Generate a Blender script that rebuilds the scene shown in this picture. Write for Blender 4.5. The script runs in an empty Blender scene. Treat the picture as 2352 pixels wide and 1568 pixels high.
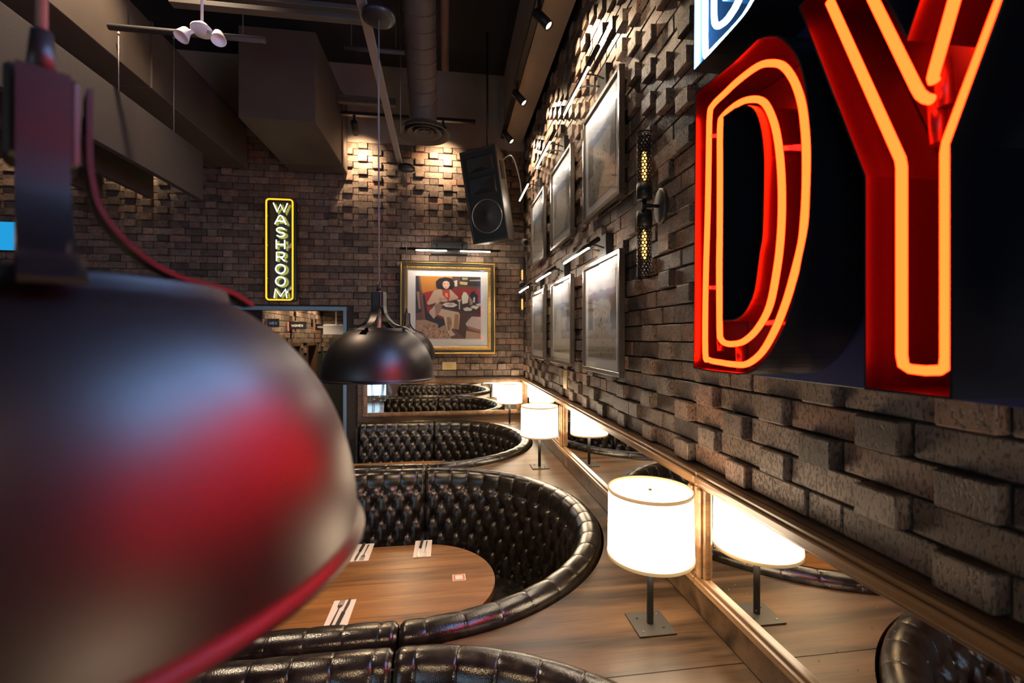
import bpy, math, random
from mathutils import Vector, Matrix
R = math.radians
random.seed(7)
SC = bpy.context.scene
COL = SC.collection

# ------------------------------------------------------------------ camera
CAMZ = 2.05
F = 1040.0
TH = math.atan(146 / F)
cam = bpy.data.cameras.new('camera')
cam_o = bpy.data.objects.new('camera', cam)
COL.objects.link(cam_o)
cam_o.location = (0, 0, CAMZ)
cam_o.rotation_euler = (R(90), 0, -TH)
cam.sensor_width = 36
cam.lens = 36 * F / 2352
cam.shift_y = -8 / 2352
cam.clip_start = 0.02
cam.dof.use_dof = True
cam.dof.focus_distance = 2.3
cam.dof.aperture_fstop = 2.6
SC.camera = cam_o

# ------------------------------------------------------------------ world, exposure
w = bpy.data.worlds.new('world')
SC.world = w
w.use_nodes = True
w.node_tree.nodes['Background'].inputs[0].default_value = (0.35, 0.5, 0.8, 1)
w.node_tree.nodes['Background'].inputs[1].default_value = 0.3
SC.view_settings.view_transform = 'Standard'
SC.view_settings.look = 'None'
SC.view_settings.gamma = 1
SC.view_settings.use_curve_mapping = False
SC.view_settings.exposure = 0.0
SC.cycles.use_denoising = True
SC.cycles.max_bounces = 7
SC.cycles.diffuse_bounces = 3
SC.cycles.glossy_bounces = 5
SC.cycles.adaptive_threshold = .05
SC.cycles.caustics_refractive = False
SC.cycles.sample_clamp_indirect = 4
SC.cycles.blur_glossy = 0.5

WARM = (1.0, 0.74, 0.47)
K_SPOT = 120.0       # wall-washing track heads
K_LED = 240.0       # picture light strips
K_LAMP = 13.0       # lampshade glow
K_NEON = 1.0
K_WIN = 3.2
K_PEND = 8.5
K_FILL = 330.0  # added ceiling fill spots, out of view

# ------------------------------------------------------------------ pixel to place
def ray(u, v):
    a = (u - 1176) / F
    return (math.sin(TH) + a * math.cos(TH), math.cos(TH) - a * math.sin(TH), -(v - 776) / F)
def atx(u, v, x):
    r = ray(u, v); k = x / r[0]
    return Vector((x, r[1] * k, r[2] * k + CAMZ))
def aty(u, v, y):
    r = ray(u, v); k = y / r[1]
    return Vector((r[0] * k, y, r[2] * k + CAMZ))
def px(p):
    d = p[0] * math.sin(TH) + p[1] * math.cos(TH)
    if d < .05: return None
    a = p[0] * math.cos(TH) - p[1] * math.sin(TH)
    return 1176 + F * a / d, 776 - F * (p[2] - CAMZ) / d, d

# ------------------------------------------------------------------ materials
MATS = {}
def nodes(m):
    nt = m.node_tree
    return nt, nt.nodes['Principled BSDF']
def mat(name, col, rough=.5, metal=0., **k):
    if name in MATS: return MATS[name]
    m = bpy.data.materials.new(name); m.use_nodes = True
    nt, b = nodes(m)
    b.inputs['Base Color'].default_value = (*col, 1)
    b.inputs['Roughness'].default_value = rough
    b.inputs['Metallic'].default_value = metal
    if 'coat' in k:
        b.inputs['Coat Weight'].default_value = k['coat']; b.inputs['Coat Roughness'].default_value = k.get('coatr', .1)
    if 'emit' in k:
        b.inputs['Emission Color'].default_value = (*k['emit'], 1); b.inputs['Emission Strength'].default_value = k['es']
    if k.get('noise'):
        sc, amt, bump = k['noise']
        geo = nt.nodes.new('ShaderNodeNewGeometry')
        n = nt.nodes.new('ShaderNodeTexNoise'); n.inputs['Scale'].default_value = sc; n.inputs['Detail'].default_value = 5
        nt.links.new(geo.outputs['Position'], n.inputs['Vector'])
        mx = nt.nodes.new('ShaderNodeMix'); mx.data_type = 'RGBA'; mx.blend_type = 'MULTIPLY'
        mx.inputs[0].default_value = amt
        mx.inputs[6].default_value = (*col, 1)
        cr = nt.nodes.new('ShaderNodeValToRGB'); cr.color_ramp.elements[0].position = .3; cr.color_ramp.elements[1].position = .7
        cr.color_ramp.elements[0].color = (.35, .35, .35, 1)
        nt.links.new(n.outputs['Fac'], cr.inputs[0]); nt.links.new(cr.outputs[0], mx.inputs[7])
        nt.links.new(mx.outputs[2], b.inputs['Base Color'])
        if bump:
            bp = nt.nodes.new('ShaderNodeBump'); bp.inputs['Strength'].default_value = bump; bp.inputs['Distance'].default_value = .004
            nt.links.new(n.outputs['Fac'], bp.inputs['Height']); nt.links.new(bp.outputs[0], b.inputs['Normal'])
    MATS[name] = m
    return m
def emat(name, col, s):
    if name in MATS: return MATS[name]
    m = bpy.data.materials.new(name); m.use_nodes = True
    nt = m.node_tree; nt.nodes.clear()
    e = nt.nodes.new('ShaderNodeEmission'); o = nt.nodes.new('ShaderNodeOutputMaterial')
    e.inputs[0].default_value = (*col, 1); e.inputs[1].default_value = s
    nt.links.new(e.outputs[0], o.inputs[0])
    MATS[name] = m
    return m
def brick_mat():
    m = bpy.data.materials.new('brick'); m.use_nodes = True
    nt, b = nodes(m); N = nt.nodes.new; L = nt.links.new
    oi = N('ShaderNodeObjectInfo'); geo = N('ShaderNodeNewGeometry')
    ad = N('ShaderNodeMath'); ad.operation = 'ADD'; L(oi.outputs['Random'], ad.inputs[0]); L(geo.outputs['Random Per Island'], ad.inputs[1])
    fr = N('ShaderNodeMath'); fr.operation = 'FRACT'; L(ad.outputs[0], fr.inputs[0])
    cr = N('ShaderNodeValToRGB'); e = cr.color_ramp.elements
    e[0].position = 0; e[0].color = (.085, .058, .044, 1); e[1].position = 1; e[1].color = (.3, .205, .15, 1)
    for p, c in ((.18, (.14, .098, .075)), (.42, (.2, .14, .105)), (.62, (.23, .157, .115)), (.72, (.27, .15, .1)), (.86, (.18, .135, .11))):
        q = e.new(p); q.color = (*c, 1)
    L(fr.outputs[0], cr.inputs[0])
    n1 = N('ShaderNodeTexNoise'); n1.inputs['Scale'].default_value = 14; n1.inputs['Detail'].default_value = 6
    L(geo.outputs['Position'], n1.inputs['Vector'])
    r1 = N('ShaderNodeValToRGB'); r1.color_ramp.elements[0].position = .3; r1.color_ramp.elements[0].color = (.5, .48, .46, 1); r1.color_ramp.elements[1].position = .7; r1.color_ramp.elements[1].color = (1.15, 1.12, 1.1, 1)
    L(n1.outputs['Fac'], r1.inputs[0])
    mx = N('ShaderNodeMix'); mx.data_type = 'RGBA'; mx.blend_type = 'MULTIPLY'; mx.inputs[0].default_value = .8
    L(cr.outputs[0], mx.inputs[6]); L(r1.outputs[0], mx.inputs[7])
    # wire-cut pits, stretched upright
    mp = N('ShaderNodeMapping'); mp.inputs['Scale'].default_value = (190, 190, 75); L(geo.outputs['Position'], mp.inputs['Vector'])
    n2 = N('ShaderNodeTexNoise'); n2.inputs['Scale'].default_value = 1; n2.inputs['Detail'].default_value = 2; L(mp.outputs[0], n2.inputs['Vector'])
    r2 = N('ShaderNodeValToRGB'); r2.color_ramp.elements[0].position = .38; r2.color_ramp.elements[1].position = .47
    r2.color_ramp.elements[0].color = (.25, .25, .25, 1)
    L(n2.outputs['Fac'], r2.inputs[0])
    mx2 = N('ShaderNodeMix'); mx2.data_type = 'RGBA'; mx2.blend_type = 'MULTIPLY'; mx2.inputs[0].default_value = .75
    L(mx.outputs[2], mx2.inputs[6]); L(r2.outputs[0], mx2.inputs[7]); L(mx2.outputs[2], b.inputs['Base Color'])
    sm = N('ShaderNodeMath'); sm.operation = 'MULTIPLY_ADD'; sm.inputs[1].default_value = .35; L(n1.outputs['Fac'], sm.inputs[0]); L(r2.outputs[0], sm.inputs[2])
    bp = N('ShaderNodeBump'); bp.inputs['Strength'].default_value = .8; bp.inputs['Distance'].default_value = .005
    L(sm.outputs[0], bp.inputs['Height']); L(bp.outputs[0], b.inputs['Normal'])
    b.inputs['Roughness'].default_value = .52
    b.inputs['Specular IOR Level'].default_value = .35
    return m
def wood_mat(name, c0, c1, axis, rough=.35, coat=.0, scale=1., bump=.1, perobj=.0):
    if name in MATS: return MATS[name]
    m = bpy.data.materials.new(name); m.use_nodes = True
    nt, b = nodes(m); N = nt.nodes.new; L = nt.links.new
    geo = N('ShaderNodeNewGeometry'); oi = N('ShaderNodeObjectInfo')
    off = N('ShaderNodeVectorMath'); off.operation = 'MULTIPLY_ADD'
    cmb = N('ShaderNodeCombineXYZ')
    for i in range(3): L(oi.outputs['Random'], cmb.inputs[i])
    L(cmb.outputs[0], off.inputs[0]); off.inputs[1].default_value = (7, 5, 9); L(geo.outputs['Position'], off.inputs[2])
    sc = [16, 16, 16]; sc[axis] = 1.5
    mp = N('ShaderNodeMapping'); mp.inputs['Scale'].default_value = [s * scale for s in sc]; L(off.outputs[0], mp.inputs['Vector'])
    n1 = N('ShaderNodeTexNoise'); n1.inputs['Scale'].default_value = 1; n1.inputs['Detail'].default_value = 6; n1.inputs['Distortion'].default_value = .9
    L(mp.outputs[0], n1.inputs['Vector'])
    sc2 = [150, 150, 150]; sc2[axis] = 6
    mp2 = N('ShaderNodeMapping'); mp2.inputs['Scale'].default_value = sc2; L(off.outputs[0], mp2.inputs['Vector'])
    n2 = N('ShaderNodeTexNoise'); n2.inputs['Scale'].default_value = 1; n2.inputs['Detail'].default_value = 2; L(mp2.outputs[0], n2.inputs['Vector'])
    s = N('ShaderNodeMath'); s.operation = 'MULTIPLY_ADD'; s.inputs[1].default_value = .28; L(n2.outputs['Fac'], s.inputs[0]); L(n1.outputs['Fac'], s.inputs[2])
    s2 = N('ShaderNodeMath'); s2.operation = 'MULTIPLY_ADD'; s2.inputs[1].default_value = perobj; L(oi.outputs['Random'], s2.inputs[0]); L(s.outputs[0], s2.inputs[2])
    cr = N('ShaderNodeValToRGB'); cr.color_ramp.elements[0].position = .42; cr.color_ramp.elements[1].position = .8 + perobj * .5
    cr.color_ramp.elements[0].color = (*c0, 1); cr.color_ramp.elements[1].color = (*c1, 1)
    L(s2.outputs[0], cr.inputs[0]); L(cr.outputs[0], b.inputs['Base Color'])
    bp = N('ShaderNodeBump'); bp.inputs['Strength'].default_value = bump; bp.inputs['Distance'].default_value = .002
    L(s.outputs[0], bp.inputs['Height']); L(bp.outputs[0], b.inputs['Normal'])
    b.inputs['Roughness'].default_value = rough; b.inputs['Specular IOR Level'].default_value = .35
    b.inputs['Coat Weight'].default_value = coat; b.inputs['Coat Roughness'].default_value = .15
    MATS[name] = m
    return m
def leather_mat():
    m = bpy.data.materials.new('leather'); m.use_nodes = True
    nt, b = nodes(m); N = nt.nodes.new; L = nt.links.new
    geo = N('ShaderNodeNewGeometry')
    v = N('ShaderNodeTexVoronoi'); v.inputs['Scale'].default_value = 260; L(geo.outputs['Position'], v.inputs['Vector'])
    n = N('ShaderNodeTexNoise'); n.inputs['Scale'].default_value = 22; n.inputs['Detail'].default_value = 7; L(geo.outputs['Position'], n.inputs['Vector'])
    cr = N('ShaderNodeValToRGB'); cr.color_ramp.elements[0].position = .35; cr.color_ramp.elements[1].position = .75
    cr.color_ramp.elements[0].color = (.007, .005, .004, 1); cr.color_ramp.elements[1].color = (.022, .017, .013, 1)
    L(n.outputs['Fac'], cr.inputs[0]); L(cr.outputs[0], b.inputs['Base Color'])
    rr = N('ShaderNodeMapRange'); rr.inputs[3].default_value = .12; rr.inputs[4].default_value = .33; L(n.outputs['Fac'], rr.inputs[0]); L(rr.outputs[0], b.inputs['Roughness'])
    ad = N('ShaderNodeMath'); ad.operation = 'MULTIPLY_ADD'; ad.inputs[1].default_value = .5; L(n.outputs['Fac'], ad.inputs[0]); L(v.outputs['Distance'], ad.inputs[2])
    bp = N('ShaderNodeBump'); bp.inputs['Strength'].default_value = .12; bp.inputs['Distance'].default_value = .003
    L(ad.outputs[0], bp.inputs['Height']); L(bp.outputs[0], b.inputs['Normal'])
    b.inputs['Specular IOR Level'].default_value = .6
    return m
def glazing_mat():
    m = bpy.data.materials.new('glazing'); m.use_nodes = True
    nt = m.node_tree; nt.nodes.clear(); N = nt.nodes.new; L = nt.links.new
    t = N('ShaderNodeBsdfTransparent'); g = N('ShaderNodeBsdfGlossy'); g.inputs['Roughness'].default_value = .05
    lw = N('ShaderNodeLayerWeight'); lw.inputs[0].default_value = .5
    pw = N('ShaderNodeMath'); pw.operation = 'POWER'; pw.inputs[1].default_value = 5; L(lw.outputs['Facing'], pw.inputs[0])
    fr = N('ShaderNodeMath'); fr.operation = 'MULTIPLY_ADD'; fr.inputs[1].default_value = .92; fr.inputs[2].default_value = .04; L(pw.outputs[0], fr.inputs[0])
    mx = N('ShaderNodeMixShader'); o = N('ShaderNodeOutputMaterial')
    L(fr.outputs[0], mx.inputs[0]); L(t.outputs[0], mx.inputs[1]); L(g.outputs[0], mx.inputs[2]); L(mx.outputs[0], o.inputs[0])
    return m
def beach_mat(i):
    """aerial beach photograph: pale sky, grey-blue hills, sand with scattered rocks"""
    m = bpy.data.materials.new('beach_print'); m.use_nodes = True
    nt, b = nodes(m); N = nt.nodes.new; L = nt.links.new
    tc = N('ShaderNodeTexCoord'); sp = N('ShaderNodeSeparateXYZ'); L(tc.outputs['Generated'], sp.inputs[0])
    n = N('ShaderNodeTexNoise'); n.inputs['Scale'].default_value = 5; n.inputs['Detail'].default_value = 5
    mp = N('ShaderNodeMapping'); mp.inputs['Location'].default_value = (i * 3.1, i * 1.7, i * 2.3); L(tc.outputs['Generated'], mp.inputs['Vector']); L(mp.outputs[0], n.inputs['Vector'])
    hz = N('ShaderNodeMath'); hz.operation = 'MULTIPLY_ADD'; hz.inputs[1].default_value = .13; L(n.outputs['Fac'], hz.inputs[0]); L(sp.outputs['Z'], hz.inputs[2])
    cr = N('ShaderNodeValToRGB'); e = cr.color_ramp.elements
    e[0].position = 0; e[0].color = (.3, .265, .225, 1); e[1].position = 1; e[1].color = (.58, .6, .65, 1)
    for p, c in ((.45, (.4, .35, .29)), (.62, (.44, .41, .37)), (.745, (.33, .34, .36)), (.76, (.16, .19, .26)), (.85, (.24, .28, .38)), (.875, (.5, .53, .6))):
        q = e.new(p); q.color = (*c, 1)
    L(hz.outputs[0], cr.inputs[0])
    # cliffs at the two sides and dark rocks strewn over the sand
    v = N('ShaderNodeTexVoronoi'); v.inputs['Scale'].default_value = 17; v.inputs['Randomness'].default_value = 1
    mp2 = N('ShaderNodeMapping'); mp2.inputs['Location'].default_value = (i * 5.1, i * 2.7, i * 1.3); mp2.inputs['Scale'].default_value = (1, 1, .7); L(tc.outputs['Generated'], mp2.inputs['Vector']); L(mp2.outputs[0], v.inputs['Vector'])
    rk = N('ShaderNodeMath'); rk.operation = 'LESS_THAN'; rk.inputs[1].default_value = .26; L(v.outputs['Distance'], rk.inputs[0])
    lo = N('ShaderNodeMath'); lo.operation = 'LESS_THAN'; lo.inputs[1].default_value = .6; L(sp.outputs['Z'], lo.inputs[0])
    rr = N('ShaderNodeMath'); rr.operation = 'MULTIPLY'; L(rk.outputs[0], rr.inputs[0]); L(lo.outputs[0], rr.inputs[1])
    ab = N('ShaderNodeMath'); ab.operation = 'SUBTRACT'; ab.inputs[1].default_value = .5; L(sp.outputs['Y'], ab.inputs[0])
    ab2 = N('ShaderNodeMath'); ab2.operation = 'ABSOLUTE'; L(ab.outputs[0], ab2.inputs[0])
    cl = N('ShaderNodeMath'); cl.operation = 'MULTIPLY_ADD'; cl.inputs[1].default_value = .35; L(n.outputs['Fac'], cl.inputs[0]); L(ab2.outputs[0], cl.inputs[2])
    ct = N('ShaderNodeMath'); ct.operation = 'GREATER_THAN'; ct.inputs[1].default_value = .5; L(cl.outputs[0], ct.inputs[0])
    hi = N('ShaderNodeMath'); hi.operation = 'GREATER_THAN'; hi.inputs[1].default_value = .34; L(sp.outputs['Z'], hi.inputs[0])
    hi2 = N('ShaderNodeMath'); hi2.operation = 'LESS_THAN'; hi2.inputs[1].default_value = .8; L(hz.outputs[0], hi2.inputs[0])
    c2 = N('ShaderNodeMath'); c2.operation = 'MULTIPLY'; L(ct.outputs[0], c2.inputs[0]); L(hi.outputs[0], c2.inputs[1])
    c3 = N('ShaderNodeMath'); c3.operation = 'MULTIPLY'; L(c2.outputs[0], c3.inputs[0]); L(hi2.outputs[0], c3.inputs[1])
    m1 = N('ShaderNodeMix'); m1.data_type = 'RGBA'; L(rr.outputs[0], m1.inputs[0]); L(cr.outputs[0], m1.inputs[6]); m1.inputs[7].default_value = (.15, .125, .1, 1)
    m2 = N('ShaderNodeMix'); m2.data_type = 'RGBA'; L(c3.outputs[0], m2.inputs[0]); L(m1.outputs[2], m2.inputs[6]); m2.inputs[7].default_value = (.16, .15, .13, 1)
    gm = N('ShaderNodeGamma'); gm.inputs[1].default_value = 1.05; L(m2.outputs[2], gm.inputs[0]); L(gm.outputs[0], b.inputs['Base Color']); b.inputs['Roughness'].default_value = .5
    return m

M_BRICK = brick_mat()
M_MORTAR = mat('mortar', (.035, .028, .024), .9, noise=(40, .5, .3))
M_LEATHER = leather_mat()
M_GLAZE = glazing_mat()
M_LEDGE = wood_mat('ledge_wood', (.006, .003, .0013), (.1, .053, .025), 0, .36, .0, .6)
M_WALNUT = wood_mat('table_wood', (.06, .022, .006), (.3, .13, .036), 0, .36, .0, 1., .08, .3)
M_FRAMEW = wood_mat('frame_wood', (.09, .045, .018), (.24, .13, .06), 1, .28, .3)
M_PANELW = wood_mat('panel_wood', (.05, .028, .018), (.11, .062, .038), 0, .4)
M_MIRROR = mat('mirror', (.86, .85, .82), .015, 1.)
def speckle(m):
    nt, b = nodes(m); N = nt.nodes.new; L = nt.links.new
    geo = N('ShaderNodeNewGeometry'); v = N('ShaderNodeTexVoronoi'); v.inputs['Scale'].default_value = 38; L(geo.outputs['Position'], v.inputs['Vector'])
    th = N('ShaderNodeMath'); th.operation = 'LESS_THAN'; th.inputs[1].default_value = .085; L(v.outputs['Distance'], th.inputs[0])
    iv = N('ShaderNodeMath'); iv.operation = 'SUBTRACT'; iv.inputs[0].default_value = 1; L(th.outputs[0], iv.inputs[1]); L(iv.outputs[0], b.inputs['Metallic'])
    mx = N('ShaderNodeMix'); mx.data_type = 'RGBA'; L(th.outputs[0], mx.inputs[0]); mx.inputs[6].default_value = (.84, .82, .77, 1); mx.inputs[7].default_value = (.2, .15, .1, 1); L(mx.outputs[2], b.inputs['Base Color'])
    rr = N('ShaderNodeMath'); rr.operation = 'MULTIPLY_ADD'; rr.inputs[1].default_value = .5; rr.inputs[2].default_value = .015; L(th.outputs[0], rr.inputs[0]); L(rr.outputs[0], b.inputs['Roughness'])
speckle(M_MIRROR)
M_BLACK = mat('black_metal', (.018, .016, .015), .42, .3)
M_BLACKM = mat('matt_black', (.012, .011, .011), .75)
M_PEND = mat('pendant_paint', (.068, .06, .058), .42, 1.)
M_PENDIN = mat('pendant_lining', (.55, .4, .2), .4, .6)
M_STEEL = mat('steel', (.6, .58, .55), .25, 1.)
M_GOLD = mat('gold_leaf', (.62, .38, .1), .3, 1.)
M_BRASS = mat('brass', (.5, .36, .16), .35, .9)
M_WHITE = mat('white_plastic', (.72, .68, .68), .4)
M_DUCT = mat('duct_paint', (.082, .06, .045), .6, noise=(3, .35, .05))
M_SOFF = mat('soffit_paint', (.3, .22, .165), .65, noise=(4, .25, .0))
M_CEIL = mat('ceiling_black', (.012, .011, .011), .9)
M_FELT = mat('felt', (.05, .039, .034), .95, noise=(160, .6, .3))
M_SIGNBLK = mat('sign_black', (.012, .012, .018), .28, coat=.3)
M_SIGNIN = mat('sign_red_lining', (.011, .0014, .0026), .3, coat=.15)
M_SIGNINB = mat('sign_blue_lining', (.003, .006, .0095), .35)
M_MATB = mat('mat_board', (.72, .7, .67), .8)
M_PAPER = mat('napkin_paper', (.68, .58, .5), .85)
M_SHADE = mat('lampshade', (.9, .85, .78), .8, emit=(1.0, .78, .53), es=K_LAMP)
M_SHADETRIM = mat('shade_trim', (.6, .42, .2), .7, emit=(1, .62, .28), es=.3)
M_RED = emat('neon_red', (1.0, .0075, .001), 58 * K_NEON)
M_BLUEN = emat('neon_white', (.2, .5, 1.0), 170 * K_NEON)
M_YEL = emat('neon_yellow', (1.0, .5, .02), 1.7)
M_WHT = emat('neon_white_small', (.95, 1.0, .92), 3.2)
M_LED = emat('led_strip', (1.0, .86, .68), K_LED)
M_GLOW = emat('spot_lens', (1.0, .85, .62), 9)

# ------------------------------------------------------------------ mesh builder
class MB:
    def __init__(s): s.v = []; s.f = []; s.m = []; s.sm = []
    def add(s, vs, fs, mi=0, smooth=False):
        o = len(s.v); s.v += [tuple(p) for p in vs]
        for f in fs: s.f.append(tuple(i + o for i in f)); s.m.append(mi); s.sm.append(smooth)
        return s
    def box(s, a, b, mi=0, bev=0.):
        x0, y0, z0 = (min(a[i], b[i]) for i in range(3)); x1, y1, z1 = (max(a[i], b[i]) for i in range(3))
        if bev <= 0:
            v = [(x0, y0, z0), (x1, y0, z0), (x1, y1, z0), (x0, y1, z0), (x0, y0, z1), (x1, y0, z1), (x1, y1, z1), (x0, y1, z1)]
            return s.add(v, [(0, 3, 2, 1), (4, 5, 6, 7), (0, 1, 5, 4), (1, 2, 6, 5), (2, 3, 7, 6), (3, 0, 4, 7)], mi)
        c = bev; vs = []; idx = {}
        for ix, X in enumerate((x0, x1)):
            for iy, Y in enumerate((y0, y1)):
                for iz, Z in enumerate((z0, z1)):
                    sx, sy, sz = (1, -1)[ix] * c, (1, -1)[iy] * c, (1, -1)[iz] * c
                    idx[ix, iy, iz] = len(vs)
                    vs += [(X, Y + sy, Z + sz), (X + sx, Y, Z + sz), (X + sx, Y + sy, Z)]
        I = idx; fs = []
        for k in (0, 1):
            q = [I[k, 0, 0], I[k, 1, 0], I[k, 1, 1], I[k, 0, 1]]; fs.append(q if k else q[::-1])
            q = [I[0, k, 0] + 1, I[1, k, 0] + 1, I[1, k, 1] + 1, I[0, k, 1] + 1]; fs.append(q[::-1] if k else q)
            q = [I[0, 0, k] + 2, I[1, 0, k] + 2, I[1, 1, k] + 2, I[0, 1, k] + 2]; fs.append(q if k else q[::-1])
        for i in (0, 1):
            for j in (0, 1):
                fs.append([I[0, i, j] + 1, I[1, i, j] + 1, I[1, i, j] + 2, I[0, i, j] + 2])
                fs.append([I[i, 0, j], I[i, 1, j], I[i, 1, j] + 2, I[i, 0, j] + 2])
                fs.append([I[i, j, 0], I[i, j, 1], I[i, j, 1] + 1, I[i, j, 0] + 1])
                for k in (0, 1): fs.append([I[i, j, k], I[i, j, k] + 1, I[i, j, k] + 2])
        return s.add(vs, fs, mi)
    def prism(s, poly, a, b, axis=2, mi=0, cap=True):
        """extrude a 2d polygon from a to b along axis; the other two axes keep their order"""
        def P(p, h):
            q = list(p); q.insert(axis, h); return tuple(q)
        n = len(poly); vs = [P(p, a) for p in poly] + [P(p, b) for p in poly]
        fs = [(i, (i + 1) % n, n + (i + 1) % n, n + i) for i in range(n)]
        if cap: fs += [tuple(range(n))[::-1], tuple(range(n, 2 * n))]
        return s.add(vs, fs, mi)
    def lathe(s, prof, c=(0, 0, 0), n=32, axis=2, mi=0, smooth=True, a0=0., a1=2 * math.pi):
        full = abs(a1 - a0 - 2 * math.pi) < 1e-6
        k = n if full else n + 1; vs = []
        for i in range(k):
            a = a0 + (a1 - a0) * i / n
            for r, h in prof:
                p = [r * math.cos(a), r * math.sin(a)]; p.insert(axis, h)
                vs.append((p[0] + c[0], p[1] + c[1], p[2] + c[2]))
        m = len(prof); fs = []
        for i in range(n):
            j = (i + 1) % k
            for q in range(m - 1): fs.append((i * m + q, j * m + q, j * m + q + 1, i * m + q + 1))
        return s.add(vs, fs, mi, smooth)
    def cyl(s, a, b, r, n=14, mi=0, r2=None, smooth=True):
        return s.tube([a, b], r, n, mi, r2=r2, smooth=smooth)
    def tube(s, pts, r, n=10, mi=0, closed=False, r2=None, smooth=True, cap=True):
        pts = [Vector(p) for p in pts]; k = len(pts); vs = []; nrm = None
        for i, p in enumerate(pts):
            if closed: t = (pts[(i + 1) % k] - pts[i - 1])
            else: t = pts[min(i + 1, k - 1)] - pts[max(i - 1, 0)]
            t = t.normalized()
            if nrm is None:
                nrm = t.orthogonal().normalized()
            nrm = (nrm - t * nrm.dot(t))
            nrm = nrm.normalized() if nrm.length > 1e-6 else t.orthogonal().normalized()
            bn = t.cross(nrm)
            rr = r if r2 is None else r + (r2 - r) * i / (k - 1)
            for j in range(n):
                a = 2 * math.pi * j / n
                vs.append(p + (nrm * math.cos(a) + bn * math.sin(a)) * rr)
        fs = []
        for i in range(k if closed else k - 1):
            o = i * n; q = ((i + 1) % k) * n
            for j in range(n): fs.append((o + j, o + (j + 1) % n, q + (j + 1) % n, q + j))
        s.add(vs, fs, mi, smooth)
        if cap and not closed:
            o = len(s.v) - len(vs)
            s.f.append(tuple(range(o + n - 1, o - 1, -1))); s.m.append(mi); s.sm.append(False)
            e = len(s.v) - n
            s.f.append(tuple(range(e, e + n))); s.m.append(mi); s.sm.append(False)
        return s
    def sphere(s, c, r, n=16, sq=(1, 1, 1), mi=0):
        prof = [(max(r * math.sin(math.pi * i / (n // 2)), 1e-5), -r * math.cos(math.pi * i / (n // 2))) for i in range(n // 2 + 1)]
        o = len(s.v); s.lathe(prof, (0, 0, 0), n, 2, mi)
        for i in range(o, len(s.v)): s.v[i] = (s.v[i][0] * sq[0] + c[0], s.v[i][1] * sq[1] + c[1], s.v[i][2] * sq[2] + c[2])
        return s
    def xf(s, M, o=0):
        for i in range(o, len(s.v)): s.v[i] = tuple(M @ Vector(s.v[i]))
        return s
    def mesh(s, name, mats):
        me = bpy.data.meshes.new(name)
        me.from_pydata(s.v, [], s.f)
        mats = mats if isinstance(mats, (list, tuple)) else [mats]
        for m in mats: me.materials.append(m)
        me.polygons.foreach_set('material_index', s.m)
        me.polygons.foreach_set('use_smooth', s.sm)
        me.update()
        return me
    def build(s, name, mats, parent=None):
        o = bpy.data.objects.new(name, s.mesh(name, mats)); COL.objects.link(o)
        if parent: o.parent = parent
        return o
def link(name, me, parent=None, loc=None):
    o = bpy.data.objects.new(name, me); COL.objects.link(o)
    if parent: o.parent = parent
    if loc is not None: o.location = loc
    return o
def tag(o, label, cat, group=None):
    o['label'] = label; o['category'] = cat
    if group: o['group'] = group
    return o
def thing(name, label, cat, loc=(0, 0, 0), rz=0., group=None):
    o = bpy.data.objects.new(name, None); COL.objects.link(o)
    o.location = loc; o.rotation_euler = (0, 0, rz); o.empty_display_size = .1
    return tag(o, label, cat, group)
def struct(name, mb, mats):
    o = mb.build(name, mats); o['kind'] = 'structure'; return o
def copy_tree(o, parent=None):
    c = o.copy(); COL.objects.link(c)
    if parent: c.parent = parent
    for ch in list(o.children): copy_tree(ch, c)
    return c
def light(kind, parent, loc, **k):
    l = bpy.data.lights.new('light', kind); o = bpy.data.objects.new('light', l); COL.objects.link(o)
    l.energy = k['e']; l.color = k.get('col', WARM)
    if kind == 'SPOT':
        l.spot_size = R(k['size']); l.spot_blend = k.get('blend', .6); l.shadow_soft_size = k.get('soft', .02)
    elif kind == 'POINT': l.shadow_soft_size = k.get('soft', .03)
    elif kind == 'AREA':
        l.shape = k.get('shape', 'DISK'); l.size = k.get('sz', .2)
    o.location = loc
    if 'dir' in k: o.rotation_euler = Vector(k['dir']).to_track_quat('-Z', 'Y').to_euler()
    if parent: o.parent = parent
    return o
def spline(pts, n=6, closed=False):
    """Catmull-Rom through the points"""
    P = [Vector(p) for p in pts]; k = len(P); out = []
    for i in range(k if closed else k - 1):
        if closed: a, b, c, d = P[i - 1], P[i], P[(i + 1) % k], P[(i + 2) % k]
        else: a, b, c, d = P[max(i - 1, 0)], P[i], P[i + 1], P[min(i + 2, k - 1)]
        for j in range(n):
            t = j / n
            out.append(.5 * (2 * b + (c - a) * t + (2 * a - 5 * b + 4 * c - d) * t * t + (3 * b - a - 3 * c + d) * t ** 3))
    if not closed: out.append(P[-1])
    return out
#---STRUCTURE---
# ================================================================== STRUCTURE
YB = 5.58          # face of the back brick wall
XW = 0.95          # face of the right brick wall
LEDGE = 1.05
CH = 0.0775        # brick course
HL, SL = .108, .224

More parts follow.
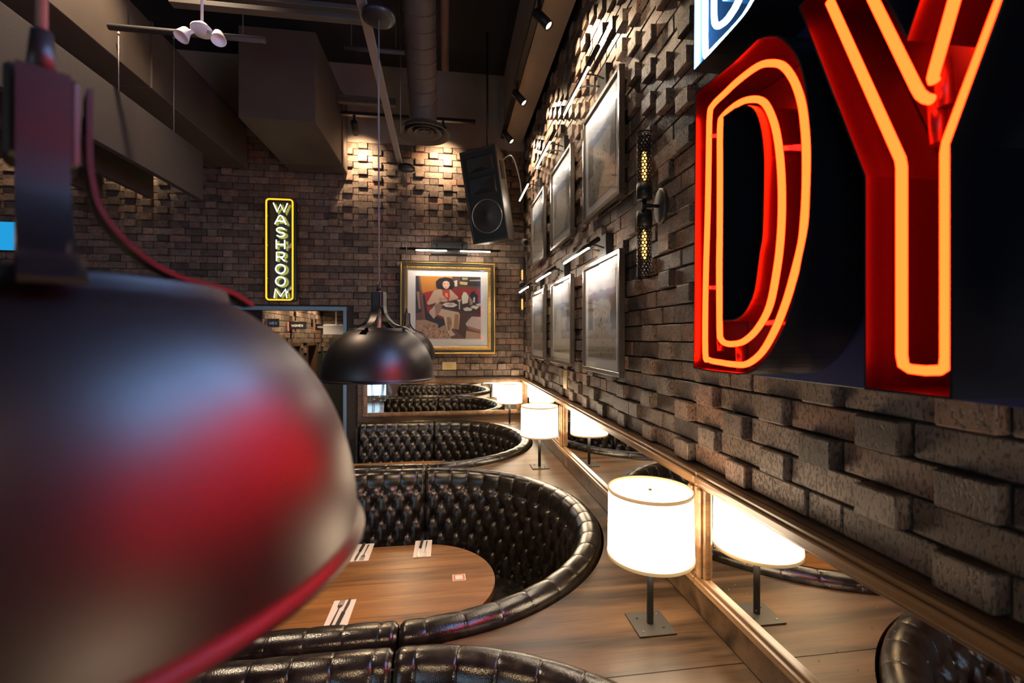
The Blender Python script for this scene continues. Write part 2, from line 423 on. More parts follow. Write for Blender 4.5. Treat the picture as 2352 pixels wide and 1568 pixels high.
def brick_wall(wall, axis, face, sgn, u0, u1, z0, nc, phase, proud, hole=None, hid=None, maxobj=300, depth=.05, pd=(.02, .034)):
    """Flemish bond; axis 0 = wall runs along x, 1 = along y; sgn = direction of the face normal on the other axis"""
    per = HL + SL; J = .006; cache = {}; items = []
    def mesh_of(L, H):
        key = (round(L, 3), round(H, 3))
        if key not in cache:
            mb = MB(); a = [0, 0, -H / 2]; b = [0, 0, H / 2]
            a[axis] = -L / 2; b[axis] = L / 2; o = 1 - axis
            a[o] = 0; b[o] = -sgn * (depth + .045)
            mb.box(a, b, 0, .0035); cache[key] = mb
        return cache[key]
    for c in range(nc):
        zc = z0 + (c + .5) * CH
        ph = phase + (per / 2 if c % 2 else 0)
        k = math.floor((u0 - ph) / per) - 1
        u = ph + k * per - HL / 2
        while u < u1:
            for L, head in ((HL, True), (SL, False)):
                a, b = max(u, u0), min(u + L, u1); u += L
                if b - a < .03: continue
                if hole and hole(a, b, zc): continue
                p = random.uniform(-.003, .004)
                if head and random.random() < proud((a + b) / 2, zc): p = random.uniform(*pd)
                elif (not head) and random.random() < .03: p = random.uniform(.012, .02)
                items.append(((a + b) / 2, zc, b - a - J, p))
    def pos(it):
        q = [0, 0, it[1]]; q[axis] = it[0]; q[1 - axis] = face + sgn * it[3]; return q
    sc = []
    for i, it in enumerate(items):
        q = pos(it); r = px(q); s = 0
        if r and -20 < r[0] < 2372 and -20 < r[1] < 1588 and not (hid and hid(it[0], it[1])):
            n = abs(q[1 - axis]) / math.dist(q, (0, 0, CAMZ)); s = it[2] * n / r[2] ** 2
        sc.append((s, i))
    sc.sort(reverse=True); own = {i for s, i in sc[:maxobj] if s > 0}
    mcache = {}; rest = MB()
    for i, it in enumerate(items):
        mb = mesh_of(it[2], CH - J); q = pos(it)
        if i in own:
            key = (round(it[2], 3))
            if key not in mcache: mcache[key] = mb.mesh('brick', M_BRICK)
            o = link('brick', mcache[key], wall, q)
            o.rotation_euler = (random.uniform(-.006, .006), random.uniform(-.006, .006), random.uniform(-.006, .006))
        else:
            rest.add([(v[0] + q[0], v[1] + q[1], v[2] + q[2]) for v in mb.v], mb.f)
    if rest.v:
        o = rest.build('brickwork', M_BRICK, wall); o['kind'] = 'stuff'

struct('floor', MB().box((-8, -4.4, -.1), (2, 9, 0)), wood_mat('floor_wood', (.04, .025, .018), (.1, .06, .038), 1, .22, .3))
struct('ceiling', MB().box((-8, -4.4, 5.3), (2, 9, 5.4)), M_CEIL)
struct('wall_left', MB().box((-8.1, -4.4, 0), (-8, 9, 5.3)), M_SOFF)
wr = struct('wall_right', MB().box((XW + .012, -4.4, 0), (XW + .3, 9, 5.3)), M_MORTAR)
# back wall with the opening to the washrooms
OX0, OX1, OZ = -2.75, -1.19, 2.42
wb = MB()
wb.box((-8, YB + .012, 0), (OX0, YB + .2, 5.3)); wb.box((OX1, YB + .012, 0), (XW + .012, YB + .2, 5.3)); wb.box((OX0, YB + .012, OZ), (OX1, YB + .2, 5.3))
wb = struct('wall_back', wb, M_MORTAR)
struct('trim_1', MB().box((-8, YB - .004, 4.372), (XW - .005, YB + .011, 5.3)), M_SOFF)       # painted band above the bricks
struct('trim_2', MB().box((.68, -4.4, 4.47), (XW - .045, YB - .006, 5.29)), M_SOFF)            # soffit over the right wall
random.seed(11)
def proud_r(u, z):
    if u < 1.6: return .8 if z < 2.1 else .35
    if z > 3.0: return .85
    if z < 2.0: return .85
    return .45
brick_wall(wr, 1, XW, -1, -1.4, YB - .05, 1.569, 37, 1.035, proud_r,
           hid=lambda u, z: (u < 1.2 and 1.95 < z < 3.6) or (any(a < u < a + .62 for a in (2.25, 3.2, 4.15)) and (1.86 < z < 2.5 or 2.82 < z < 3.44)))
def proud_b(u, z):
    if z > 3.25: return .9 if (u > -1.5 or u < -2.4) else .12
    if z < 1.85: return .55
    return .16
brick_wall(wb, 0, YB, -1, -7.95, XW - .01, 4.372 - 56 * CH, 56, -1.005 + (HL + SL) / 2, proud_b,
           hole=lambda a, b, z: (a < OX1 and b > OX0 and z < OZ) or (b > -1.07 and z < 1.55) or (b > OX0 and z < 1.48),
           hid=lambda u, z: (-.5 < u < .5 and 1.95 < z < 2.9) or u < -3.6 or (u < -1.3 and z > 3.95), pd=(.03, .045))
# corridor to the washrooms
cl = struct('wall_corridor_left', MB().box((-2.5, YB + .2, 0), (-2.212, 6.55, 5.3)).box((-2.5, 6.55, 1.98), (-2.212, 7.2, 5.3)).box((-2.5, 7.2, 0), (-2.212, 7.5, 5.3))
            .box((-2.5, 7.5, 1.98), (-2.212, 8.05, 5.3)).box((-2.5, 8.05, 0), (-2.212, 8.6, 5.3)), M_MORTAR)
brick_wall(cl, 1, -2.2, 1, YB + .2, 8.32, 4.372 - 33 * CH, 11, 6.1, lambda u, z: .1,
           hole=lambda a, b, z: z < 1.98 and ((a < 7.2 and b > 6.55) or (a < 8.05 and b > 7.5)))
ce = struct('wall_corridor_end', MB().box((-2.2, 8.332, 0), (-.6, 8.5, 5.3)), M_MORTAR)
brick_wall(ce, 0, 8.32, -1, -2.2, -.9, 4.372 - 33 * CH, 11, -1.9, lambda u, z: .1)
struct('wall_corridor_right', MB().box((OX1 + .1, YB + .2, 0), (OX1 + .25, 8.33, 5.3)), M_SOFF)
struct('ceiling_corridor', MB().box((-2.5, YB + .2, 2.75), (-.6, 8.5, 2.8)), M_SOFF)
M_DOORW = wood_mat('door_wood', (.05, .026, .014), (.11, .06, .03), 2, .45)
for i, (a, b) in enumerate(((6.55, 7.2), (7.5, 8.05))):
    d = struct('door_%d' % (i + 1), MB().box((-2.38, a + .04, .01), (-2.33, b - .04, 1.93), 0, .004), M_DOORW)
    MB().box((-2.35, a, 0), (-2.195, a + .04, 1.98)).box((-2.35, b - .04, 0), (-2.195, b, 1.98)).box((-2.35, a + .04, 1.93), (-2.195, b - .04, 1.98)).build('door_frame', M_DOORW, d)
    MB().cyl((-2.33, b - .12, 1.0), (-2.27, b - .12, 1.0), .012).cyl((-2.275, b - .12, 1.0), (-2.275, b - .24, 1.0), .011).build('door_handle', M_STEEL, d)
# steel edge of the opening
M_EDGE = mat('blue_steel_trim', (.16, .2, .24), .4, .6)
struct('trim_3', MB().box((OX0, YB - .012, OZ - .045), (OX1, YB + .19, OZ - .002)).box((OX1 - .04, YB - .012, 0), (OX1 - .002, YB + .19, OZ - .045)), M_EDGE)
# rear wall behind the camera with tall windows that face the street
rw = MB(); WX = [(-6.6, -5.2), (-5.0, -3.6), (-3.4, -2.0)]
xs = [-8] + [q for p in WX for q in p] + [XW]
for i in range(0, len(xs), 2): rw.box((xs[i], -4.4, 0), (xs[i + 1], -4.2, 5.3))
for a, b in WX: rw.box((a, -4.4, 2.9), (b, -4.2, 5.3)); rw.box((a, -4.4, 0), (b, -4.2, .12))
struct('wall_rear', rw, M_SOFF)
M_DAY = emat('daylight_pane', (.55, .78, 1.0), K_WIN)
for i, (a, b) in enumerate(WX):
    o = struct('window_%d' % (i + 1), MB().box((a, -4.34, .12), (b, -4.33, 2.9)), M_DAY)
    f = MB()
    for x in (a, (a + b) / 2 - .02, b - .04): f.box((x, -4.33, .12), (x + .04, -4.27, 2.9))
    for z in (.12, 1.4, 2.86): f.box((a, -4.33, z), (b, -4.27, z + .04))
    f.build('window_frame', M_BLACKM, o)
# wood panelling under the back mirror and behind the booths
struct('trim_4', MB().box((-1.06, 5.545, 0), (XW + .005, YB + .008, 1.57)), M_PANELW)
struct('trim_5', MB().box((.915, -4.15, 0), (XW + .008, 5.54, 1.566)), M_PANELW)
struct('baseboard_right', MB().box((.9, -4.15, LEDGE + .002), (.914, 5.54, 1.147)), M_LEDGE)
struct('baseboard_back', MB().box((-1.06, 5.53, LEDGE + .002), (.898, 5.544, 1.112)), M_LEDGE)

# ================================================================== MIRRORS
def framed_mirror(label, L, H, org, rz):
    """local: x along the frame, z up, y = towards the viewer is -y"""
    t = thing('wall_mirror', label, 'mirror', org, rz, 'framed mirrors above the ledge')
    fw = .052
    def rail(p0, p1, horizontal, name):
        mb = MB()
        mb.box((p0[0], -.012, p0[1]), (p1[0], .012, p1[1]), 0, .003)
        a, b = .013, .012
        if horizontal: mb.box((p0[0], -.024, p0[1] + a), (p1[0], -.012, p1[1] - b), 0, .004)
        else: mb.box((p0[0] + a, -.024, p0[1]), (p1[0] - b, -.012, p1[1]), 0, .004)
        return mb.build(name, M_FRAMEW, t)
    rail((0, 0), (L, fw), True, 'bottom_rail'); rail((0, H - fw), (L, H), True, 'top_rail')
    rail((0, fw), (fw, H - fw), False, 'stile'); rail((L - fw, fw), (L, H - fw), False, 'stile')
    MB().box((fw, .001, fw), (L - fw, .005, H - fw)).build('mirror_glass', M_MIRROR, t)
    return t
MY = [-2.42, -.435, 1.53, 3.5, 5.5]
lab = ['framed mirror behind the camera end of the right ledge', 'wood framed mirror low on right wall, nearest, reflecting the near lamp',
       'wood framed mirror low on right wall, between the near and second lamps', 'wood framed mirror low on right wall beside the corner, beyond the second lamp']
for i in range(4):
    framed_mirror(lab[i], MY[i + 1] - MY[i] - .004, .417, (.9005, MY[i + 1] - .002, 1.149), R(-90))
framed_mirror('wide wood framed mirror on back wall reflecting booth rows', 1.885, .44, (-1.0, 5.53, 1.114), 0)

# ================================================================== LEDGE AND BOOTHS
BX, BR, BYS = -.165, .975, [4.43, 2.47, .51, -1.45]
def ledge(y0, y1, name, label):
    n = max(2, int((y1 - y0) / .02)); top = []
    for i in range(n + 1):
        y = y0 + (y1 - y0) * i / n
        xi = BX
        for c in BYS:
            if abs(y - c) < BR + .004: xi = max(xi, BX + math.sqrt((BR + .004) ** 2 - (y - c) ** 2))
        top.append((min(xi, .88), y))
    mb = MB(); vs = []; z0, z1 = LEDGE - .035, LEDGE; X1 = .899
    for x, y in top: vs += [(x, y, z1), (X1, y, z1), (x, y, z0), (X1, y, z0)]
    fs = []
    for i in range(n):
        a, b = 4 * i, 4 * (i + 1)
        fs += [(a, a + 1, b + 1, b), (a + 2, b + 2, b + 3, a + 3), (a, b, b + 2, a + 2), (a + 1, a + 3, b + 3, b + 1)]
    fs += [(0, 2, 3, 1), (4 * n, 4 * n + 1, 4 * n + 3, 4 * n + 2)]
    mb.add(vs, fs)
    t = tag(mb.build(name, M_LEDGE), label, 'ledge')
ledge(1.283, 5.528, 'wooden_ledge', 'long wooden ledge curving round the booth backs, carrying three lamps')
ledge(-3.2, 1.28, 'wooden_ledge', 'near length of wooden ledge at bottom of the picture')

A, B = .116, .1       # button pitch along and half-row pitch down
def booth_sweep(path, prof_fn, s_list, t_list, mb=None):
    mb = MB(); nt = len(t_list); vs = []
    for s in s_list:
        for t in t_list:
            (x, y), (nx, ny), = path(s)
            r, z = prof_fn(s, t)
            vs.append((x + nx * r, y + ny * r, z))
    fs = []
    for i in range(len(s_list) - 1):
        for j in range(nt - 1):
            a = i * nt + j; fs.append((a, a + 1, a + nt + 1, a + nt))
    return mb.add(vs, fs, 0, True)
LS = .83              # length of the straight side
RB = .82              # radius where pitch is measured
def path_arc(s):
    a = math.pi / 2 - s / RB
    return (0, 0), (math.cos(a), math.sin(a))
def path_far(s): return (-s, 0), (0, 1)
def path_near(s): return (-s, 0), (0, -1)
# profile of the back: outer foot, over the roll, down the face (r, z, arc-length)
PROF = spline([(.968, LEDGE - .05), (.968, LEDGE), (.955, LEDGE + .03), (.915, LEDGE + .045), (.87, LEDGE + .03), (.845, LEDGE - .012), (.838, LEDGE - .06)], 4)
PROF = [(p[0], p[1]) for p in PROF]
T0 = LEDGE - .075     # first row of buttons
def cells(L, pitch, fr=(0, .05, .13, .26, .4, .5, .6, .74, .87, .95)):
    out = []; k = 0
    h = pitch / 2
    while k * h < L:
        for f in fr:
            if (k + f) * h < L - 1e-6: out.append((k + f) * h)
        k += 1
    return out + [L]
ROWS = 6
tface = cells(ROWS * B, 2 * B, (0, .04, .1, .2, .35, .5, .65, .8, .9, .96))
TL = [('r', i) for i in range(len(PROF))] + [('f', t) for t in tface]
def back_prof(L, s0):
    def fn(s, t):
        U = (s + s0) / A
        e = min(s, L - s); edge = -.014 * math.exp(-(e / .008) ** 2) - .006 * math.exp(-e / .03)
        pl = abs(math.sin(math.pi * U)) ** .4
        if t[0] == 'r':
            r, z = PROF[t[1]]; k = t[1] / (len(PROF) - 1)
            w = .008 * max(0, (k - .55) / .45)
            amp = -.0025 * (1 - pl) * min(1, k * 4) + edge * .7
            # push along the outward normal of the roll
            cx, cz = .905, LEDGE - .01
            d = math.hypot(r - cx, z - cz) + 1e-6
            q = amp - w * (1 - pl) * 1.2
            return r + (r - cx) / d * q, z + (z - cz) / d * q
        v = t[1]; V = v / (2 * B)
        z = T0 - v; r = .84 - .02 * math.sin(min(1, v / .5) * math.pi / 2) - .05 * (v / .6)
        a1 = abs(math.sin(math.pi * (U + V))); a2 = abs(math.sin(math.pi * (U - V)))
        h = (a1 * a2) ** .5
        # distance to the nearest button
        m = round(U + V); n = round(U - V); du = (U - (m + n) / 2) * A; dv = (V - (m - n) / 2) * 2 * B
        dip = .026 * math.exp(-(math.sqrt(du * du + dv * dv) / .02) ** 1.3)
        top = max(0, 1 - v / .03)
        h = h * (1 - top) + pl * top
        if v > ROWS * B - .05: h *= .6
        # puff inwards = smaller r
        return r - .013 * h - .012 + dip - edge + .008 * top, z
    return fn
def buttons(path, L, s0, parent):
    mb = MB(); fn = back_prof(L, s0)
    for row in range(ROWS):
        v = row * B; k0 = math.ceil(s0 / A - 1)
        for k in range(k0, int((L + s0) / A) + 2):
            s = (k + (.5 if row % 2 else 0)) * A - s0
            if s < .03 or s > L - .03: continue
            (x, y), (nx, ny) = path(s); r, z = fn(s, ('f', v))
            mb.sphere((x + nx * (r - .001), y + ny * (r - .001), z), .009, 8)
    o = mb.build('button', M_LEATHER, parent); o['kind'] = 'stuff'
def make_booth():
    t = thing('booth', 'x', 'booth', (BX, 0, 0), 0, 'black tufted leather horseshoe booths')
    LA = math.pi * RB
    s0 = A * .5
    for path, L, nm in ((path_far, LS, 'backrest_straight'), (path_arc, LA, 'backrest_curved'), (path_near, LS, 'backrest_straight')):
        fn = back_prof(L - .006, s0)
        sl = [q for q in cells(L - .006 + s0, A) if q > s0]
        sl = [0, .003, .008] + [q - s0 for q in sl if q - s0 > .01 and q - s0 < L - .018] + [L - .014, L - .009, L - .006]
        mb = booth_sweep((lambda p: (lambda s: p(s + .003)))(path), fn, sl, TL)
        if path is path_far: mb.f = [f[::-1] for f in mb.f]
        o = mb.build(nm, M_LEATHER, t)
        buttons((lambda p: (lambda s: p(s + .003)))(path), L - .006, s0, o)
    # seat, plinth and outer shell follow the horseshoe
    def ring(prof):
        pts = []
        for i in range(6): pts.append(((-LS + LS * i / 6, 0), (0, 1)))
        for i in range(33): a = math.pi / 2 - math.pi * i / 32; pts.append(((0, 0), (math.cos(a), math.sin(a))))
        for i in range(6): pts.append(((-LS * (i + 1) / 6, 0), (0, -1)))
        mb = MB(); n = len(prof); vs = []
        for (x, y), (nx, ny) in pts:
            for r, z in prof: vs.append((x + nx * r, y + ny * r, z))
        fs = []
        for i in range(len(pts) - 1):
            for j in range(n): fs.append((i * n + j, i * n + (j + 1) % n, (i + 1) * n + (j + 1) % n, (i + 1) * n + j))
        fs += [tuple(range(n)), tuple(range((len(pts) - 1) * n, len(pts) * n))[::-1]]
        return mb.add(vs, fs, 0, False)
    ring([(.79, .33), (.79, .44), (.6, .475), (.42, .475), (.36, .455), (.345, .41), (.35, .33)]).build('seat', M_LEATHER, t)
    ring([(.93, .0), (.93, .329), (.38, .329), (.38, .0)]).build('plinth', M_BLACKM, t)
    ring([(.967, .0), (.967, LEDGE - .05), (.95, LEDGE - .05), (.95, .0)]).build('shell', M_PANELW, t)
    for s in (1, -1): MB().box((-LS - .02, s * .76, .0), (-LS - .001, s * .966, LEDGE + .0), 0, .004).build('end_panel', M_LEATHER, t)
    return t
bl = ['black tufted leather booth at the far end, under the back mirror', 'black tufted leather horseshoe booth around the laid wooden table',
      'black leather booth at bottom edge, only its top roll showing', 'black leather booth behind the camera, seen only in the mirrors']
b0 = make_booth()
for i, y in enumerate(BYS):
    o = b0 if i == 0 else copy_tree(b0)
    o.location = (BX, y, 0); o['label'] = bl[i]

# ------------------------------------------------------------------ tables
TZ = .75
def make_table():
    t = thing('dining_table', 'x', 'table', (BX, 0, 0), 0, 'walnut tables in the booths')
    r = .435; cx = -.02; n = 6; XL = -1.05
    tone = MATS['table_wood']
    for k in range(n):
        y0 = -r + 2 * r * k / n; y1 = -r + 2 * r * (k + 1) / n - .0012
        pts = []
        for i in range(13):
            y = y0 + (y1 - y0) * i / 12; pts.append((cx + math.sqrt(max(r * r - y * y, 0)), y))
        poly = [(XL, y0)] + pts + [(XL, y1)]
        MB().prism(poly, TZ - .036, TZ, 2).build('plank', tone, t)
    for x in (-.1, -.8):
        MB().cyl((x, 0, .02), (x, 0, TZ - .037), .04).build('pedestal', M_BLACK, t)
        MB().lathe([(.0, .02), (.25, .02), (.25, .008), (.24, .0), (0, 0)], (x, 0, 0), 28).build('foot', M_BLACK, t)
    return t
t0 = make_table()
tl = ['walnut table in the far booth, mostly hidden by the booth in front', 'rounded walnut table laid with cutlery on napkins in the middle booth',
      'walnut table in the nearest booth, seen only in the mirror', 'walnut table in the booth behind the camera']
for i, y in enumerate(BYS):
    o = t0 if i == 0 else copy_tree(t0)
    o.location = (BX, y, 0); o['label'] = tl[i]
#---OBJECTS---
# ================================================================== TABLE LAMPS
def make_lamp():
    t = thing('table_lamp', 'x', 'lamp', (0, 0, 0), 0, 'drum lamps along the ledge')
    p = MB().box((-.066, -.066, 0), (.066, .066, .005), 0, .001).build('base_plate', mat('lamp_base', (.06, .055, .05), .4, .6), t)
    for i, (x, y) in enumerate(((-.045, -.045), (.045, .045), (.035, -.03), (-.035, .03))):
        MB().cyl((x, y, .005), (x, y, .008), .004, 8).build('screw', M_BLACKM if i > 1 else M_STEEL, p)
    MB().cyl((0, 0, .005), (0, 0, .262), .0115, 16).build('pole', M_BLACK, t)
    sh = MB()
    sh.lathe([(.1455, .248), (.1425, .472)], n=56)
    sh.lathe([(.0001, .247), (.1445, .247)], n=56)
    sh.build('shade', M_SHADE, t)
    tp = MB().lathe([(.0001, .466), (.14, .466)], n=56); tp.build('diffuser', M_SHADE, t)
    for z, r in ((.248, .1463), (.472, .1433)):
        MB().lathe([(r - .003, z - .008), (r + .0008, z - .008), (r + .0012, z + .003), (r - .003, z + .004), (r - .003, z - .008)], n=56).build('shade_trim', M_SHADETRIM, t)
    MB().lathe([(.0001, .474), (.006, .473), (.007, .4665), (.007, .466)], n=12).build('finial', M_BRASS, t)
    return t
ll = ['white drum lamp standing nearest on the ledge, largest of the lamps', 'white drum lamp on ledge beside the middle booth, second from the front',
      'white drum lamp in the back corner in front of the back mirror', 'white drum lamp on the ledge behind the camera']
l0 = make_lamp()
for i, (x, y) in enumerate(((.698, 1.5), (.702, 3.46), (.71, 5.26), (.7, -.46))):
    o = l0 if i == 0 else copy_tree(l0)
    o.location = (x, y, LEDGE + .0005); o['label'] = ll[i]

# ================================================================== PENDANTS
def make_pendant():
    t = thing('pendant_lamp', 'x', 'pendant lamp', (0, 0, 0), 0, 'black dome pendants over the booths')
    prof = [(.292, .024), (.293, .029), (.287, .033)]
    for i in range(22):
        a = R(2 + 60 * i / 21); prof.append((.285 * math.cos(a) ** .82, .033 + .275 * math.sin(a)))
    prof += [(.152, .276), (.15, .288), (.145, .291)]
    MB().lathe(prof, n=96).build('dome', M_PEND, t)
    inn = [(r - .004 if r > .01 else r, z - .003) for r, z in prof[2:]] + [(.055, .287)]
    cap = MB().lathe([(.146, .291), (.055, .291), (.055, .287)], n=64); cap.build('top_plate', M_PEND, t)
    MB().lathe([(.288, .025)] + inn, n=64).build('lining', M_PENDIN, t)
    for k in range(4):
        st = MB(); a = k * math.pi / 2
        pth = spline([(.03, .482), (.03, .44), (.031, .4), (.04, .362), (.066, .328), (.1, .305), (.15, .292), (.178, .276)], 5)
        w, th = .0175, .0045; vs = []
        for i, p in enumerate(pth):
            q = pth[min(i + 1, len(pth) - 1)] - pth[max(i - 1, 0)]; q.normalize(); n = Vector((q.y, -q.x)) * th
            for sy in (-w, w):
                vs += [(p.x, sy, p.y), (p.x - n.x, sy, p.y - n.y)]
        m = len(pth); fs = []
        for i in range(m - 1):
            b, c = 4 * i, 4 * (i + 1)
            fs += [(b, b + 2, c + 2, c), (b + 1, c + 1, c + 3, b + 3), (b, c, c + 1, b + 1), (b + 2, b + 3, c + 3, c + 2)]
        fs += [(0, 1, 3, 2), (4 * m - 4, 4 * m - 2, 4 * m - 1, 4 * m - 3)]
        st.add(vs, fs, 0, False).xf(Matrix.Rotation(a, 4, 'Z'))
        s = st.build('strap', M_PEND, t)
        r = MB().cyl((.028, 0, .45), (.0335, 0, .45), .0095, 18).xf(Matrix.Rotation(a, 4, 'Z')); r.build('rivet', M_PEND, s)
    MB().box((-.025, -.025, .40), (.025, .025, .484), 0, .004).build('hub', M_BLACK, t)
    MB().cyl((0, 0, .484), (0, 0, .53), .012, 14, r2=.008).build('collar', M_BLACK, t)
    MB().cyl((0, 0, .2), (0, 0, .40), .012, 12).build('stem', mat('stem_brass', (.3, .2, .12), .4, .7), t)
    MB().cyl((0, 0, .53), (0, 0, 1.905), .0042, 8).build('cable', mat('cable_grey', (.16, .14, .14), .5), t)
    MB().sphere((0, 0, .15), .045, 20).build('bulb', emat('pendant_bulb', (1, .72, .42), 14), t)
    cn = MB().lathe([(.0001, 1.905), (.06, 1.905), (.085, 1.915), (.085, 1.935), (.06, 1.936), (.06, 1.958), (.0001, 1.958)], n=40); cn.build('canopy', M_BLACK, t)
    return t
p0 = make_pendant()
pl = ['huge blurred black dome pendant filling the left foreground', 'black dome pendant hanging over the middle booth', 'black dome pendant farthest away, half hidden behind another pendant']
for i, (x, y, z, rz) in enumerate(((-.384, .49, 1.812, 40), (-.362, 2.45, 1.81, -20), (-.415, 4.62, 1.815, 25))):
    o = p0 if i == 0 else copy_tree(p0)
    o.location = (x, y, z); o.rotation_euler = (0, 0, R(rz)); o['label'] = pl[i]
    light('POINT', o, (0, 0, .08), e=K_PEND, soft=.045, col=(1, .78, .52))
tag(MB().box((-.39, -3.5, 3.772), (-.345, 5.3, 3.776)).box((-.39, -3.5, 3.776), (-.386, 5.3, 3.82)).box((-.349, -3.5, 3.776), (-.345, 5.3, 3.82)).xf(Matrix.Translation((-.04, 0, 0)) @ Matrix.Rotation(R(.9), 4, 'Z')).build('ceiling_channel', mat('channel_paint', (.2, .16, .14), .5, .3)), 'long metal channel near the ceiling that carries the pendant lamps', 'channel')

# ================================================================== NEON LETTER SIGN
XS, XP = .72, .9
def yz(p, x=XS):
    q = atx(p[0], p[1], x); return (q.y, q.z)
def offs(poly, d):
    """offset a closed polygon to the inside by d"""
    n = len(poly); ar = sum(poly[i][0] * poly[(i + 1) % n][1] - poly[(i + 1) % n][0] * poly[i][1] for i in range(n))
    s = 1 if ar > 0 else -1; out = []
    for i in range(n):
        p, q, r = Vector(poly[i - 1]), Vector(poly[i]), Vector(poly[(i + 1) % n])
        a = (q - p).normalized(); b = (r - q).normalized()
        na, nb = Vector((-a.y, a.x)) * s, Vector((-b.y, b.x)) * s
        m = na + nb; m = m / max(m.length_squared / 2, .4)
        out.append(tuple(q + m * d))
    return out
def channel_letter(name, label, outer, island, tubes, lin, neon, r):
    t = thing(name, label, 'neon letter', (XS, sum(p[0] for p in outer) / len(outer), min(p[1] for p in outer)))
    off = Matrix.Translation(-Vector(t.location))
    def wall(poly, inward, mats, nm, d=.004):
        q = offs(poly, d * inward); n = len(poly); mb = MB()
        vs = [(XS, *p) for p in poly] + [(XP - .002, *p) for p in poly] + [(XS, *p) for p in q] + [(XP - .002, *p) for p in q]
        for i in range(n):
            j = (i + 1) % n
            mb.add([vs[i], vs[j], vs[n + j], vs[n + i]], [(0, 1, 2, 3)], 0)
            mb.add([vs[2 * n + i], vs[2 * n + j], vs[3 * n + j], vs[3 * n + i]], [(0, 1, 2, 3)], 1)
            mb.add([vs[i], vs[j], vs[2 * n + j], vs[2 * n + i]], [(0, 1, 2, 3)], 0)
        return mb.xf(off).build(nm, mats, t)
    wall(outer, 1, [M_SIGNBLK, lin], 'letter_return')
    MB().prism(offs(outer, .006), XP - .008, XP - .003, 0).xf(off).build('back_plate', lin, t)
    if island:
        wall(island, 1, [lin, M_SIGNBLK], 'counter_return')
        MB().prism(offs(island, .006), XP - .03, XP - .025, 0).xf(off).build('counter_plate', M_SIGNBLK, t)
    for pts, closed in tubes:
        pts = [(XS + .022, *p) for p in pts]
        g = MB().tube(pts, r, 12, closed=closed).xf(off).build('neon_tube', neon, t)
    return t
Dout = [(1597.8, 213), (1686.5, 140), (1741, 87), (1768, 80), (1795.6, 85), (1823, 112.6), (1840, 147), (1853.6, 204.7), (1863.8, 307), (1865.5, 358), (1863, 450), (1858.7, 520), (1843, 599), (1826, 684.7), (1802.4, 753), (1771.7, 811), (1741, 845), (1717, 858.6), (1693, 859.7), (1635, 853.5), (1592.6, 846)]
Disl = [(1661, 268), (1686.5, 249), (1710, 241.5), (1731, 249), (1746, 283), (1754.7, 341), (1756, 409), (1753, 535), (1746, 582), (1734, 667.6), (1717, 708.6), (1700, 729), (1683, 736.5), (1659, 737.5)]
Dt1 = [(1630, 266), (1637, 242), (1665, 214), (1697, 184), (1741, 152), (1772, 145), (1799, 152), (1823, 184), (1840, 232), (1848.5, 290), (1852, 358), (1851, 450), (1845, 535), (1838, 575), (1823, 633.5), (1806, 691.5), (1782, 753), (1751, 807.5), (1717, 835), (1686.5, 836.5), (1655, 832), (1628.5, 826), (1620, 808), (1621, 650), (1625.7, 480), (1628, 350)]
Dt2 = [(1653, 535), (1653.5, 400), (1654, 290), (1662.6, 265), (1697, 237), (1727, 228), (1754.7, 235), (1775, 273), (1787, 324), (1794, 392), (1796, 470), (1793, 545), (1785, 616), (1768, 701.7), (1741, 753), (1714, 780), (1693, 788.7), (1669, 788.7), (1655.7, 778), (1653, 753), (1652, 616.5)]
def crv(P, x, n=4): return [tuple(q) for q in spline([yz(p, x) for p in P], n, True)]
Dout_yz = [yz(p) for p in Dout]
# smooth the bowl, keep the corners at the stem
bowl = [tuple(q) for q in spline(Dout_yz[2:19], 3)]
Dout_yz = Dout_yz[:2] + bowl + Dout_yz[19:]
Disl_yz = [yz(Disl[0])] + [tuple(q) for q in spline([yz(p) for p in Disl[1:-1]], 3)] + [yz(Disl[-1])]
channel_letter('neon_letter_d', 'red glowing neon channel letter D on right wall', Dout_yz, Disl_yz,
               [(crv(Dt1, XS + .022), True), (crv(Dt2, XS + .022), True)], M_SIGNIN, M_RED, .0076)
YT = 2.74
def ext(p, q, z):
    k = (z - q[1]) / (q[1] - p[1]); return (q[0] + (q[0] - p[0]) * k, z)
y_l0, y_l1 = yz((1988, 406)), yz((1850, 58)); y_bl, y_br = yz((1985, 894.5)), yz((2188, 917.7)); y_r0, y_r1 = yz((2193, 327.5)), yz((2311, 0))
nv, nl, nr = yz((2084, 82)), yz((2041, 0)), yz((2111, 0))
Yout = [y_bl, y_br, (y_br[0], y_r0[1]), ext(y_r0, y_r1, YT), ext(nv, nr, YT), nv, ext(nv, nl, YT), ext(y_l0, y_l1, YT), (y_bl[0], y_l0[1])]
X2 = XS + .022
def rnd(P, n=5):
    return [tuple(q) for q in spline(P, n)]
a0, a1 = yz((1918, 30), X2), yz((2068, 365), X2)
b0_, b1_ = yz((2173, 335), X2), yz((2290, 30), X2)
topL = ext(a1, a0, YT - .03); topR = ext(b0_, b1_, YT - .03)
yt1 = [topL, a0, a1, yz((2071, 385), X2), yz((2071, 600), X2), yz((2071, 815), X2), yz((2075, 838), X2), yz((2090, 847), X2), yz((2125, 851), X2), yz((2158, 850), X2), yz((2171, 842), X2), yz((2174, 820), X2), yz((2174, 600), X2), yz((2174, 350), X2), yz((2178, 325), X2), b1_, topR]
c0, c1 = yz((2006, 0), X2), yz((2104, 200), X2)
yt2 = [ext(c1, c0, YT - .03), c0, c1, yz((2114, 217), X2), yz((2126, 226), X2), yz((2139, 229), X2)]
d0, d1 = yz((2192, 0), X2), yz((2146, 165), X2)
yt3 = [ext(d1, d0, YT - .03), d0, d1, yz((2143, 178), X2), yz((2146, 187), X2)]
